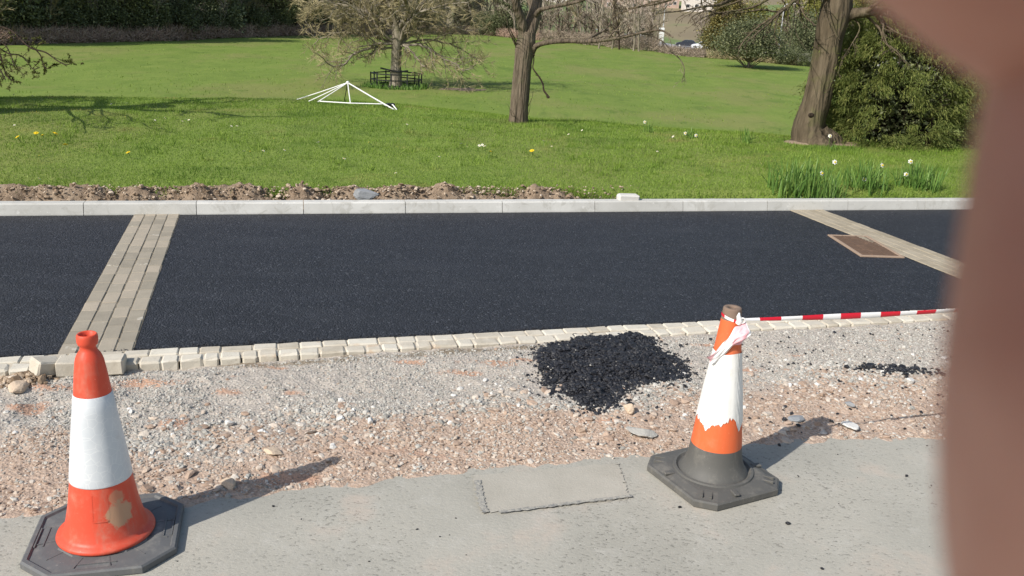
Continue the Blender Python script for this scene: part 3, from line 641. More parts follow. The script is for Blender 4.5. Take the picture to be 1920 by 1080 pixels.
def band(pa, pb, na, nb, courses, m, joint, gap):
    """band of blocks across the road: pa/pb left edge near/far, na/nb right edge near/far"""
    mb = MB(); d = (pb - pa); Ln = np.linalg.norm(d); d = d / Ln; nr = np.array([d[1], -d[0]]); w = ((na - pa) @ nr + (nb - pb) @ nr) / 2
    cw = w / courses
    pr_ = pa + nr * w
    for c_ in range(courses): block_course(mb, pr_, d, -nr, -.02 + rng.uniform(-.1, 0) * 0, Ln - .01, cw * c_, cw * (c_ + 1), [.16, .2], .003, .06, gap, .004, .002, .003)
    o = mb.build('paving_band', m); tag(o, kind='structure')
    m2 = MB(); q = [pa, pa + nr * w, pb + nr * w, pb]; m2.add([[*v, -.001 if joint is M_JOINT3 else -.0015] for v in q], [[0, 1, 2, 3]]); tag(m2.build('band_bed', joint), kind='structure')
def clip_edge(p, d):   # walk from p along d to the inner edging line
    s = -(((p - I0) @ en)) / (d @ en); return p + d * s
def clip_kerb(p, d):
    s = -(((p - K0) @ kn)) / (d @ kn); return p + d * s
a0, a1 = at(249, 406)[:2], at(105, 668)[:2]; b0, b1 = at(339, 404)[:2], at(245, 657)[:2]
dd = (a0 - a1) / np.linalg.norm(a0 - a1); de = (b0 - b1) / np.linalg.norm(b0 - b1); dm_ = dd + de; dm_ /= np.linalg.norm(dm_)
band(clip_edge(a1, dm_), clip_kerb(a0, dm_), clip_edge(b1, dm_), clip_kerb(b0, dm_), 4, M_BAND, M_JOINT, .007)
a0, a1 = at(1481, 394)[:2], at(1815, 528)[:2]; b0, b1 = at(1553, 395)[:2], at(1815, 499)[:2]
dm_ = (a0 - a1) / np.linalg.norm(a0 - a1)
band(clip_edge(a1, dm_), clip_kerb(a0, dm_), clip_edge(b1, dm_), clip_kerb(b0, dm_), 4, M_BAND2, M_JOINT3, .003)

# loose blocks
def loose(px, size, rz_, tl, label, zoff=0):
    p = at(*px, -.07); mb = MB(); s = np.array(size) / 2; box(mb, -s, s, None, (0, 0, 0), 0, .007, .006)
    o = mb.build('paving_block', M_SETT); z = Zg(np.array([p[0]]), np.array([p[1]]))[0]
    o.location = (p[0], p[1], z + s[2] * math.cos(tl) + s[0] * abs(math.sin(tl)) * .7 + zoff); o.rotation_euler = (tl * .5, tl, rz_)
    return tag(o, label, 'paving block')
loose((90, 712), (.13, .10, .075), .95, .22, 'loose pale paving block lying tilted on the soil left of the left cone')
loose((131, 708), (.10, .12, .08), .25, .03, 'loose pale paving block half hidden behind the neck of the left cone')
loose((214, 706), (.12, .11, .08), .2, -.04, 'loose pale paving block showing just right of the left cone')
# little heap of dark soil by the tilted block
mb = MB(); c = at(45, 722, -.07); n = 420; x = c[0] + rng.normal(0, .06, n); y = c[1] + rng.normal(0, .035, n); r = np.hypot((x - c[0]) / .1, (y - c[1]) / .06)
sz = rng.gamma(2, .003, n) + .004; stones(mb, np.column_stack([x, y, Zg(x, y) + .03 * np.exp(-r * r)]), sz)
tag(mb.build('soil_crumbs', M_CLOD), 'dark crumbly soil beside the tilted loose block', 'soil', kind='stuff')

# gully grate
P4 = [at(*q, 0)[:2] for q in ((1552, 441), (1627, 443), (1688, 482), (1622, 482))]
gc = sum(P4) / 4; du = (P4[2] + P4[3] - P4[0] - P4[1]); gl = np.linalg.norm(du) / 2; du /= np.linalg.norm(du); dv = np.array([-du[1], du[0]]); gw = abs((P4[1] - P4[0]) @ dv)
root = empty('gully_grate', (gc[0], gc[1], 0), math.atan2(du[1], du[0])); tag(root, 'rusty iron drain grate set in the asphalt beside the right paving band', 'drain grate')
mb = MB(); fw_ = .028; a, b = gl / 2, gw / 2
for lo_, hi_ in (((-a, -b, -.05), (a, -b + fw_, .007)), ((-a, b - fw_, -.05), (a, b, .007)), ((-a, -b + fw_, -.05), (-a + fw_, b - fw_, .007)), ((a - fw_, -b + fw_, -.05), (a, b - fw_, .007))): box(mb, lo_, hi_, bev=.002)
mb.build('grate_frame', M_RUSTL, root)
mb = MB(); nb_ = 15
for i in range(nb_):
    x0 = -a + fw_ + .004 + (2 * a - 2 * fw_ - .008) * i / nb_; box(mb, (x0, -b + fw_, -.03), (x0 + (2 * a - 2 * fw_) / nb_ * .68, b - fw_, .004), bev=.002)
for yv in (-b * .33, b * .33): box(mb, (-a + fw_, yv - .007, -.033), (a - fw_, yv + .007, .0065), bev=.001)
box(mb, (-a + fw_, -b + fw_, -.05), (a - fw_, b - fw_, -.008))
mb.build('grille', M_RUST, root)

# ---------------------------------------------------------------- soil bank behind the kerb
L = np.arange(-4.5, 15, .018); ny = 26; V = []
for k in range(ny):
    f = k / (ny - 1); l = L; wdt = .40; p = K0 + np.outer(l, kd) + kn * (.127 + f * wdt); x, y = p[:, 0], p[:, 1]
    amt = smst((x - 4.2) / -6) * .75 + .25
    z = -.05 + .20 * smst(f / .62) + (fbm(x * 4.5, y * 4.5, 61) - .5) * .24 * math.sin(math.pi * min(f * 1.15, 1)) + (fbm(x * 22, y * 22, 62) - .5) * .07
    z = np.where(f > .75, np.minimum(z, Zt(x, y) - .02), z)
    z = z + (fbm(x * 1.3, y * 0, 64) - .35) * .05 * (1 - f); fo = smst((l - 4.6) / 1.4); z = z * (1 - fo) + fo * np.minimum(z, -.02 + .11 * f)
    yo = (fbm(x * 14, f * 5 + x * 0, 66) - .5) * .04
    V.append(np.column_stack([x + kn[0] * yo * f, y + kn[1] * yo * f, z]))
tag(mesh_obj('soil_bank', np.concatenate(V), grid(len(L), ny), M_SOIL, smooth=True), kind='structure')
mb = MB(); n = 5200; l = rng.uniform(-2, 8.2, n) ** 1.0; f = rng.random(n) ** .8; p = K0 + np.outer(l, kd) + kn[None] * (.135 + f * .30)[:, None]
z = -.05 + .20 * smst(f / .62) + (fbm(p[:, 0] * 4.5, p[:, 1] * 4.5, 61) - .5) * .24 * np.sin(math.pi * np.minimum(f * 1.15, 1)) + rng.normal(.004, .008, n); sz = rng.gamma(1.6, .0042, n) + .004; sz = np.minimum(sz, .028)
k = rng.random(n) < (1.0 - np.clip((p[:, 0] + .3) / 1.6, 0, 1)); stones(mb, np.column_stack([p, z])[k], sz[k])
tag(mb.build('soil_clods', M_CLOD), 'brown clods and grit in the bare soil strip behind the kerb', 'soil', kind='stuff')
mb = MB()
for cx, spread, n in ((332, .18, 170), (372, .05, 40), (735, .2, 140), (470, .3, 60), (60, .4, 40)):
    c = at(cx, 374, .05); n_ = n; l = rng.normal(0, spread, n_); f = np.abs(rng.normal(.03, .05, n_)); p = c[:2] + np.outer(l, kd) + kn[None] * f[:, None]; s = sk(p[:, 0], p[:, 1]); ok = (s > .14)
    sz = rng.gamma(2, .0045, n_) + .004; stones(mb, np.column_stack([p, .06 + rng.random(n_) * .03])[ok], sz[ok])
tag(mb.build('white_pebbles', M_WST), 'white pebbles and mortar bits lying behind the kerb', 'pebbles', kind='stuff')
p = at(1183, 378, .10)[:2] + kn * .02; mb = MB(); box(mb, (-.105, 0, -.05), (.105, .10, .065), rz3(math.atan2(kd[1], kd[0]) - .03), (0, 0, 0), 0, .014, .014)
o = mb.build('concrete_block', M_WST); o.location = (p[0], p[1] + .04, .085); tag(o, 'whitish concrete block standing on the soil just behind the kerb', 'concrete block')

# ---------------------------------------------------------------- lawn grass
def blades(mb, x, y, z, h, w, lean=.5, segs=2, drop=.35):
    n = len(x); az = rng.random(n) * 6.283; tl = np.abs(rng.normal(0, lean, n)); R = rmat(az, tl, rng.random(n) * 6.283)
    if segs == 1: tv = np.array([[-.5, 0, 0], [.5, 0, 0], [0, 0, 1.0]]); tf = np.array([[0, 1, 2]])
    else: tv = np.array([[-.5, 0, 0], [.5, 0, 0], [-.38, .06, .55], [.38, .06, .55], [0, drop, 1.0]]); tf = np.array([[0, 1, 3], [0, 3, 2], [2, 3, 4]])
    S = np.stack([w, h, h], 1) if not np.isscalar(w) else np.stack([np.full(n, w), h, h], 1)
    scatter(mb, tv, tf, np.column_stack([x, y, z]), R, S)
mb = MB(); FT = at(1525, 268, .12)
n = 360000; l = rng.uniform(-4.5, 12.5, n); q = rng.random(n) ** 1.25 * 8.2
d0 = .40 + .05 * np.sin(l * 2.3) + (fbm(l * 1.7, l * 0, 71) - .5) * .16 - np.clip((l - 4.8) * .2, 0, .26); off = d0 + q
p = K0 + np.outer(l, kd) + kn[None] * off[:, None]; x, y = p[:, 0], p[:, 1]; cr = np.interp(x, CR[:, 0], CR[:, 1])
vis = (y < cr + 2.0) & (np.abs(x / y) < .66); x, y, q = x[vis], y[vis], q[vis]
tall = smst((fbm(x * .9, y * .9, 73) - .35) / .4); cr = np.interp(x, CR[:, 0], CR[:, 1]); crest = smst((y - cr + 2.2) / 1.6)
h = (.014 + .020 * rng.random(len(x)) + .028 * tall * rng.random(len(x)) ** 2) * (1 + .35 * crest); w = .003 + .003 * rng.random(len(x)); ek = ((x - FT[0] - .12) / .62) ** 2 + ((y - FT[1] + .14) / .26) ** 2 > 1; x, y, h, w = x[ek], y[ek], h[ek], w[ek]
blades(mb, x, y, Zt(x, y) - .006, h, w * (1 + y / 18), .55, 1)
tag(mb.build('lawn_grass', M_BLADE), 'short green grass covering the lawn beyond the kerb', 'grass', kind='stuff')
# longer tufts along the lawn edge and here and there
mb = MB(); n = 9000; l = rng.uniform(-4, 11, n); p = K0 + np.outer(l, kd) + kn[None] * (.36 + (fbm(l * 1.7, l * 0, 71) - .5) * .16 - np.clip((l - 4.8) * .2, 0, .26) + np.abs(rng.normal(0, .07, n)))[:, None]
x, y = p[:, 0], p[:, 1]; blades(mb, x, y, Zt(x, y) - .01, .04 + .05 * rng.random(n), np.full(n, .006), .8)
for _ in range(260):
    cx, cy = rng.uniform(-6, 7.5), 0; cy = rng.uniform(9.5, 14); 
    if sk(cx, cy) < .7: continue
    m = 26; x = cx + rng.normal(0, .05, m); y = cy + rng.normal(0, .05, m); blades(mb, x, y, Zt(x, y) - .01, .05 + .06 * rng.random(m), np.full(m, .006), .6)
tag(mb.build('grass_tufts', M_BLADE), 'longer grass tufts along the lawn edge', 'grass', kind='stuff')
# field tussocks
mb = MB(); n = 42000; r = 22 + 105 * rng.random(n) ** 1.3; ang = rng.uniform(-.62, .55, n); x, y = r * np.sin(ang), r * np.cos(ang); ok = (r < edgeY(x, y) - 1) & (fbm(x * .35, y * .6, 77) > .5); x, y = x[ok], y[ok]
blades(mb, x, y, Zt(x, y) - .02, .05 + .10 * rng.random(len(x)), .02 + .04 * rng.random(len(x)), .7, 1)
tag(mb.build('field_tussocks', M_BLADE), 'coarse grass tussocks dotted over the field', 'grass', kind='stuff')

# ---------------------------------------------------------------- flowers
def copy_tree(o, parent=None):
    c = o.copy(); link(c, parent)
    for ch in list(o.children): copy_tree(ch, c)
    return c
def flower(name, petals, pm, cm, r, stem_h, cr_):
    root = empty(name); mb = MB(); a = np.arange(petals) * 6.283 / petals + rng.normal(0, .08, petals)
    tv = np.array([[0, -.10, 0], [.6, -.30, .10], [1, 0, .12], [.6, .30, .10], [0, .10, 0]]); tf = np.array([[0, 1, 2, 3, 4]])
    scatter(mb, tv, tf, np.tile([[0, 0, stem_h]], (petals, 1)), rmat(a, np.full(petals, .0), 0), np.full(petals, r)); mb.build('petals', pm, root)
    mb = MB(); lathe(mb, [(cr_, 0), (cr_ * 1.05, cr_ * .5), (cr_ * .5, cr_ * .9), (0.0001, cr_)], 8, c=(0, 0, stem_h)); mb.build('flower_centre', cm, root)
    mb = MB(); tube(mb, [(0, 0, 0), (0.002, 0, stem_h * .5), (0, 0, stem_h)], r * .08 + .0008, 4); mb.build('stem', M_STEM, root)
    return root
dsy = flower('daisy', 11, M_PETW, M_PETY, .014, .062, .0045); first = True
DPX = [(95, 164), (24, 184), (60, 186), (80, 194), (64, 219), (158, 219), (29, 239), (99, 241), (114, 242), (106, 244), (214, 199), (241, 198), (245, 227), (288, 230), (296, 228), (304, 228), (298, 248), (339, 231), (353, 230), (358, 231), (430, 202), (430, 241), (442, 244), (152, 288), (78, 300), (458, 292), (476, 294), (489, 291), (527, 287), (601, 277), (516, 267), (740, 262), (661, 229), (668, 236), (685, 235), (760, 240), (850, 240), (960, 236), (1040, 270), (603, 276), (865, 276), (870, 278), (897, 278), (905, 276), (1035, 279), (912, 283), (700, 273), (703, 275), (1095, 247), (1125, 257), (1268, 261), (1070, 258), (1019, 275), (1100, 300), (1340, 270), (1230, 292), (1322, 259), (1420, 310), (65, 339), (820, 300), (640, 310), (745, 332)]
for x_, y_ in DPX:
    p = at(x_, y_, .15); o = dsy if first else copy_tree(dsy); first = False
    o.location = (p[0], p[1], float(Zt(p[0], p[1])) - .004); o.rotation_euler = (rng.uniform(.15, .7), rng.uniform(-.3, .3), rng.random() * 6); o.scale = (1 + .6 * rng.random(),) * 3
    tag(o, 'tiny white daisy in the lawn grass', 'daisy', 'white daisies dotted over the lawn')
dnd = flower('dandelion', 26, M_PETY, M_PETY, .026, .085, .011); first = True
for x_, y_, lb in ((42, 263, 'yellow dandelion at the far left, leftmost of the lawn'), (70, 257, 'yellow dandelion second from the left in the lawn'), (86, 262, 'small yellow dandelion between two brighter ones on the left lawn'), (97, 261, 'bright yellow dandelion at the right of the left group'), (123, 281, 'low yellow dandelion below the left group'), (247, 294, 'faint yellow dandelion alone in the left half of the lawn'), (916, 291, 'single yellow dandelion in the middle of the lawn'), (1000, 289, 'faint yellow dandelion just right of the middle one')):
    p = at(x_, y_, .16); o = dnd if first else copy_tree(dnd); first = False
    o.location = (p[0], p[1], float(Zt(p[0], p[1])) - .004); o.rotation_euler = (rng.uniform(.3, .7), rng.uniform(-.3, .3), rng.random() * 6); o.scale = (1.0 + .4 * rng.random(),) * 3; tag(o, lb, 'dandelion', 'yellow dandelions in the lawn')
def daff(px, wpx, hgt, nl, flowers, label, dist_z=.12):
    p = at(*px, dist_z); p = p + np.array([0, .22 if wpx > 50 else 0, 0]); z0 = float(Zt(p[0], p[1])); root = empty('daffodil_clump', (p[0], p[1], z0)); tag(root, label, 'daffodils')
    half = wpx / F_PX * np.linalg.norm(p - EYE) / 2; mb = MB(); n_ = nl; x = rng.normal(0, half * .52, n_); x = np.clip(x, -half * .9, half * .9); y = rng.normal(0, half * .35, n_)
    az = rng.random(n_) * 6.28; tl = np.abs(rng.normal(.08, .2, n_)) + np.where(rng.random(n_) < .12, .6, 0); R = rmat(az, tl, rng.random(n_) * 6.28)
    tv = np.array([[-.5, 0, 0], [.5, 0, 0], [-.5, .02, .35], [.5, .02, .35], [-.42, .08, .7], [.42, .08, .7], [0, .22, 1.0]]); tf = np.array([[0, 1, 3], [0, 3, 2], [2, 3, 5], [2, 5, 4], [4, 5, 6]])
    h = hgt * rng.uniform(.55, 1.08, n_) * (1 - .25 * np.abs(x) / half)
    y = np.maximum(y, -.16); zz = np.array([float(Zt(p[0] + a_, p[1] + b_)) - z0 for a_, b_ in zip(x, y)]) - .01
    scatter(mb, tv, tf, np.column_stack([x, y, zz]), R, np.stack([np.full(n_, .011), h * .8, h], 1)); mb.build('leaves', M_DAFL, root)
    for fx, fy in flowers:
        q = atY(fx, fy, p[1] - half * .1) - np.array([p[0], p[1], z0]); fm = MB(); a = np.arange(6) * 1.047
        tv2 = np.array([[0, -.1, 0], [.55, -.36, .06], [1, 0, 0], [.55, .36, .06], [0, .1, 0]]); Rn = rmat(np.full(6, -1.4 + rng.normal(0, .3)), np.full(6, 1.15), a); scatter(fm, tv2, np.array([[0, 1, 2, 3, 4]]), np.tile(q, (6, 1)), Rn, np.full(6, .030))
        tube(fm, [q, q + np.array([.002, -.014, .004])], [.007, .010], 8, 1); tube(fm, [(q[0] * .8, q[1], -.01), (q[0] * .95, q[1], q[2] * .6), q + np.array([0, .012, -.002])], .0035, 4, 2); fm.build('flower', [M_PETW, M_PETY, M_STEM], root)
daff((1520, 366), 135, .40, 320, ((1565, 304), (1541, 325)), 'large clump of daffodil leaves with white flowers, leftmost of the three by the kerb')
daff((1634, 362), 80, .37, 150, ((1620, 336), (1654, 310)), 'middle clump of daffodil leaves between the two denser ones')
daff((1735, 360), 78, .34, 190, ((1707, 303), (1699, 327)), 'right clump of daffodil leaves nearest the fingers')
daff((1216, 250), 20, .20, 26, ((1209, 229),), 'sparse daffodil sprig with one drooping bloom at the lawn crest', .13)
daff((1295, 258), 26, .18, 22, ((1285, 250), (1305, 254)), 'sparse daffodil sprig with two white blooms at the lawn crest', .13)
daff((1398, 268), 24, .26, 24, (), 'thin flowerless sprig of leaves at the crest left of the leaning tree', .13)
daff((1560, 282), 16, .12, 10, ((1556, 255),), 'yellow flowered sprig at the right foot of the leaning tree', .13)

# ---------------------------------------------------------------- traffic cones
def octa(w, d, cut): return np.array([(-w, -d + cut), (-w + cut, -d), (w - cut, -d), (w, -d + cut), (w, d - cut), (w - cut, d), (-w + cut, d), (-w, d - cut)])
def slab(mb, rings, mi=0):
    """stack of same-count outlines [(pts, z)] closed at both ends"""
    k = len(rings[0][0]); V = np.concatenate([np.column_stack([p_, np.full(k, z_)]) for p_, z_ in rings]); j = np.arange(k); j2 = (j + 1) % k
    mb.add(V, np.concatenate([np.stack([i * k + j, i * k + j2, (i + 1) * k + j2, (i + 1) * k + j], 1) for i in range(len(rings) - 1)]), mi)
    mb.add(V[-k:], np.array([list(range(k))]), mi); mb.add(V[:k], np.array([list(range(k))])[:, ::-1], mi)
def stripe_sleeve(mb, prof, k=64, mi=0, c=(0, 0, 0), fn=None): lathe(mb, prof, k, mi, c, fn)

# left cone
pa = at(200, 995, -.015); ZP = -.045
coneA = empty('traffic_cone', (pa[0], pa[1], ZP), math.radians(15)); tag(coneA, 'orange traffic cone with clean white reflective sleeve and open neck, standing at the left', 'traffic cone', 'traffic cones on the pavement edge')
CAMDIR_A = math.atan2(-pa[1], -pa[0])
t = NT('orange_plastic_cone'); 
def ang_pt(r, z, da=0.0, rz=math.radians(15)):   # point on the cone facing the camera, local
    a = CAMDIR_A + da - rz; return (r * math.cos(a), r * math.sin(a), z)
M_ORA = plastic('orange_cone_plastic', (.63, .075, .036), .45, .35, .42, (.66, .34, .24), marks=((ang_pt(.122, .15, .42), (.05, .05, .052), (.46, .34, .21), .8), (ang_pt(.113, .215, .38), (.03, .03, .03), (.46, .34, .2), .5)))
mb = MB()
prof = [(.160, .030), (.176, .030), (.181, .037), (.177, .046), (.160, .050), (.150, .062), (.140, .095), (.128, .14), (.1185, .19), (.112, .225)]
lathe(mb, prof, 64); lathe(mb, [(.0635, .545), (.0552, .61), (.0478, .66), (.0445, .672), (.0385, .686), (.0295, .698), (.0262, .706), (.0268, .714), (.0325, .720), (.0348, .729), (.0350, .742), (.0335, .752), (.030, .756), (.0255, .752), (.023, .70), (.040, .655), (.05, .60)], 64)
lathe(mb, [(.112, .225), (.0635, .545)], 64)
ZMA = lambda V: np.column_stack([V[:, :2] * np.interp(V[:, 2], [0, .05, .10, .225, .55, 1], [.915, .915, .91, .905, .97, 1])[:, None], np.interp(V[:, 2], [0, .05, .225, .55, .756], [0, .05, .259, .575, .788])])
# moulded rectangular panel below the sleeve
for da0, da1, z0_, z1_ in ((-.36, -.35, .125, .205), (.05, .06, .125, .205), (-.36, .06, .122, .127)):
    da = np.linspace(da0, da1, 10); V = []; 
    for zz in (z0_, z1_):
        for a_ in da:
            r_ = np.interp(zz, [.095, .14, .19, .225], [.140, .128, .1185, .112]) + .0025; aa = CAMDIR_A + a_ - math.radians(15); V.append([r_ * math.cos(aa), r_ * math.sin(aa), zz])
    mb.add(V, [[i, i + 1, i + 11, i + 10] for i in range(9)])
mb.V = [ZMA(q) for q in mb.V]; mb.build('cone_body', M_ORA, coneA, smooth=True)
t = NT('hex_reflective_sheet'); v = t.voro(32, feature='DISTANCE_TO_EDGE'); e = t.math('SUBTRACT', 1.0, t.step(v, .0, .05)); n1 = t.noise(6, 5, .6)
c = t.ramp(n1, [(.3, (.54, .57, .60)), (.7, (.68, .70, .71))]); c = t.mix(t.math('MULTIPLY', e, .32), c, (.86, .86, .84)); c = t.mix(t.math('MULTIPLY', t.step(t.noise(14, 5, .7), .6, .75), .3), c, (.5, .47, .42))
M_RETRO = t.done(c, .38, .5, t.bump(t.noise(18, 3), .002, .5))
mb = MB(); lathe(mb, [(.1125, .222), (.1145, .222), (.1145, .224), (.1085, .265), (.0905, .385), (.0745, .485), (.0655, .548), (.0635, .550)], 64); mb.V = [ZMA(q) for q in mb.V]; mb.build('reflective_sleeve', M_RETRO, coneA, smooth=True)
mb = MB(); o8 = lambda s, c_=.105: octa(s * .955, s * .955, c_ * .955)
slab(mb, [(o8(.255), 0.0), (o8(.262), .004), (o8(.262), .024), (o8(.256, .103), .030), (o8(.243, .099), .030), (o8(.238, .097), .022), (o8(.20, .08), .026)])
slab(mb, [(o8(.155, .06), .02), (o8(.15, .06), .031)])
for s, (ax, ay) in enumerate(((1, 0), (0, 1), (-1, 0), (0, -1))):       # raised-rim slots on each side
    for q in (-1, 1):
        c_ = np.array([ax, ay]) * .212; tdir = np.array([-ay, ax]); lo_ = np.array([-.062, -.0025]); 
        M = rz3(math.atan2(tdir[1], tdir[0])); off = np.array([ax, ay]) * (.014 * q); box(mb, (-.062, -.0022, .018), (.062, .0022, .0285), M, (c_[0] + off[0], c_[1] + off[1], 0))
for k in range(12):
    a_ = k * .5236 + .2; M = rz3(a_); box(mb, (.165, -.0015, .0215), (.225, .0015, .0272), M, (0, 0, 0))
mb.build('cone_base', M_RUBBER, coneA)

# right cone
pb = at(1336, 887, -.02); rzB = math.radians(28)
coneB = empty('traffic_cone', (pb[0], pb[1], ZP), rzB); tag(coneB, 'weathered orange traffic cone with torn white sleeve and plastic tape tied round its neck', 'traffic cone', 'traffic cones on the pavement edge')
camB = math.atan2(-pb[1], -pb[0]) - rzB
M_ORB = plastic('faded_orange_cone', (.68, .13, .04), .5, .35, .25, (.62, .36, .22)); M_WORN = plastic('dirty_white_sleeve', (.78, .77, .73), .5, .35, .5, (.58, .54, .46))
kk = 220
def frB(zq): return np.interp(zq, [.045, .055, .075, .105, .14, .25, .40, .56, .66, .75, .80], [.150, .142, .128, .1165, .1095, .0985, .0815, .060, .0485, .0385, .036])
HB = .774
def torn(a):   # lower edge of the sleeve by angle measured from the camera side
    d = (a - camB + math.pi) % (2 * math.pi) - math.pi
    base = .298 + .05 * (fbm(a * 3.2, a * 0, 83, 5) - .5) + .03 * (fbm(a * 11, a * 0, 84, 3) - .5)
    base = base - .035 * np.exp(-((d + .55) / .45) ** 2) + .028 * np.exp(-((d - .42) / .25) ** 2) - .045 * np.exp(-((d - 1.02) / .20) ** 2)
    return base
mb = MB(); mb.V = []
zs = np.concatenate([[.058, .075, .09, .105, .118, .135, .152, .172]]); lathe(mb, [(.150, .040)] + [(frB(q), q) for q in zs], kk, 0)       # grey rubber foot
zs = np.linspace(.172, .728, 20); lathe(mb, [(frB(q) * 1.0, q) for q in zs], kk, 1)
lathe(mb, [(frB(q), q) for q in (.728, .75, .768)] + [(.0365, HB), (.034, HB + .003), (.019, HB + .002), (.017, HB - .004), (.016, HB - .05), (.001, HB - .05)], kk, 2)
def wobB(V):
    return V
mb.build('cone_body', [M_RUBBERG, M_ORB, M_TIP], coneB, smooth=True)
a = np.arange(kk) * 2 * math.pi / kk; V = []; tb = torn(a); nz = 16
for i in range(nz + 1):
    f = i / nz; zz = tb * (1 - f) + (.592 + .003 * np.sin(a * 3)) * f; d = (a - camB + math.pi) % (2 * math.pi) - math.pi
    rr = frB(zz) + .0022 + .0018 * np.exp(-((d - .95) / .12) ** 2) * np.sin(zz * 90 + d * 30) + .0012 * fbm(d * 6, zz * 18, 81)
    V.append(np.stack([rr * np.cos(a), rr * np.sin(a), zz], 1))
V = np.concatenate(V); j = np.arange(kk); j2 = (j + 1) % kk; mb = MB()
mb.add(V, np.concatenate([np.stack([i * kk + j, i * kk + j2, (i + 1) * kk + j2, (i + 1) * kk + j], 1) for i in range(nz)])); mb.build('torn_sleeve', M_WORN, coneB, smooth=True)
mb = MB(); slab(mb, [(octa(.222, .222, .066), 0), (octa(.228, .228, .068), .005), (octa(.228, .228, .068), .028), (octa(.222, .222, .066), .034), (octa(.212, .212, .063), .035), (octa(.178, .178, .058), .047), (octa(.165, .165, .055), .049)])
lathe(mb, [(.172, .046), (.168, .056), (.158, .058), (.150, .050), (.140, .046)], 64)
for k in range(4):
    M = rz3(k * math.pi / 2 + math.pi / 4)
    for q in (-.018, .018): box(mb, (.19, q - .003, .034), (.252, q + .003, .048), M, (0, 0, 0), 0, .001)
    M = rz3(k * math.pi / 2 + math.pi / 4 + .55); box(mb, (.18, -.012, .040), (.225, .012, .0505), M, (0, 0, 0), 0, .003)
mb.build('cone_base', M_RUBBERG, coneB)
# a further cone holding the other end of the tape, out of the frame
coneC = copy_tree(coneA); pc = np.array([pb[0] + 3.6, pb[1] + 1.15]); coneC.location = (pc[0], pc[1], float(Zg(pc[0], pc[1]))-.0); tag(coneC, 'orange traffic cone holding the far end of the striped tape', 'traffic cone', 'traffic cones on the pavement edge')

# barrier tape
tz = ZP + .732; root = empty('barrier_tape', (pb[0], pb[1], tz)); tag(root, 'red and white striped barrier tape tied to the right cone and stretched to the right', 'barrier tape')
dcam = np.array([-pb[0], -pb[1]]); dcam /= np.linalg.norm(dcam); rightv = np.array([-dcam[1], dcam[0]]) ; 
if rightv[0] < 0: rightv = -rightv
st = np.array([rightv[0] * .05 + dcam[0] * .02, rightv[1] * .05 + dcam[1] * .02, .004]); en_ = np.array([pc[0] - pb[0], pc[1] - pb[1], float(Zg(pc[0], pc[1])) + .825 - tz])
N = 260; tq = np.linspace(0, 1, N); path = st[None] + (en_ - st)[None] * tq[:, None]; path[:, 2] -= .06 * 4 * tq * (1 - tq)
Lp = np.linalg.norm(en_ - st); s_ = tq * Lp; tw = .5 + .9 * np.sin(s_ * 1.1) * 0 + s_ * 0; hw = .0115 * np.clip(.55 + s_ * 1.4, 0, 1) * (1 - .12 * np.sin(s_ * 9))
tdir = (en_ - st) / Lp; side = np.cross(tdir, [0, 0, 1]); side /= np.linalg.norm(side)
phi = 1.15 + .5 * np.sin(s_ * 3.1) + np.clip(.25 - s_, 0, 1) * 5; wv = np.cos(phi)[:, None] * side[None] + np.sin(phi)[:, None] * np.array([0, 0, 1.0])[None]; nv = np.cross(wv, tdir[None])
mb = MB(); fold = .006
rws = [path - wv * hw[:, None], path + nv * fold * .5, path + wv * hw[:, None], path + wv * hw[:, None] * .8 - nv * .002, path - nv * .0015 * 2, path - wv * hw[:, None] * .9 - nv * .002]
V = np.stack(rws, 1).reshape(-1, 3); k = 6; F = []; MI = []
bl = .098
for i in range(N - 1):
    for j in range(k): F.append([i * k + j, i * k + (j + 1) % k, (i + 1) * k + (j + 1) % k, (i + 1) * k + j]); MI.append(int((s_[i] + .03) / bl) % 2)
mb.add(V, F, np.array(MI)); mb.build('tape_strip', [M_TAPEW, M_TAPER], root, smooth=True)
# loop round the neck
mb = MB(); kq = 60; a = np.arange(kq) * 6.2832 / kq; camw = math.atan2(-pb[1], -pb[0]); lp = []
for i in range(kq):
    d = (a[i] - camw + math.pi) % (2 * math.pi) - math.pi; zz = .004 + .012 * math.sin(d * -1.0); r_ = frB(.732 + zz + .0) + .003; lp.append([r_ * math.cos(a[i]), r_ * math.sin(a[i]), zz])
lp = np.array(lp + [lp[0]]); V = []; 
for i, p_ in enumerate(lp): V += [p_ + [0, 0, -.006], p_ + [0, 0, .006]]
mb.add(V, [[2 * i, 2 * i + 2, 2 * i + 3, 2 * i + 1] for i in range(kq)], np.array([1 if (i // 9) % 2 else 0 for i in range(kq)])); mb.build('tape_loop', [M_TAPEW, M_TAPER], root)
# crumpled bundle hanging down across the front
mb = MB(); nu, nvv = 46, 18; V = []
for j in range(nvv):
    for i in range(nu):
        u = i / (nu - 1); v = j / (nvv - 1)
        da = (.95 - 1.75 * u); zc = -.040 - .105 * u + .012 * math.sin(u * 5); wd = .044 + .020 * math.sin(math.pi * u) ** .7 + .006 * math.sin(u * 17)
        if u < .06: wd *= .35 + u * 10
        if u > .93: wd *= max(.5, (1 - u) * 9 + .35)
        zz = zc + (v - .5) * 2 * wd * .75 ; da2 = da + (v - .5) * .35
        bulge = .024 * math.sin(math.pi * v) * (.75 + .5 * math.sin(u * 6 + .5)) + .0022 * math.sin(v * 20 + u * 9) + .0022 * math.sin(u * 24 + v * 8)
        r_ = frB(.732 + zz) + .006 + max(bulge, -.002) + .032 * abs(da) ** 2; aa = camw + da2 ; V.append([r_ * math.cos(aa), r_ * math.sin(aa), zz])
V = np.array(V); Fg = grid(nu, nvv); uu = (Fg[:, 0] % nu) / (nu - 1); vv_ = (Fg[:, 0] // nu) / (nvv - 1)
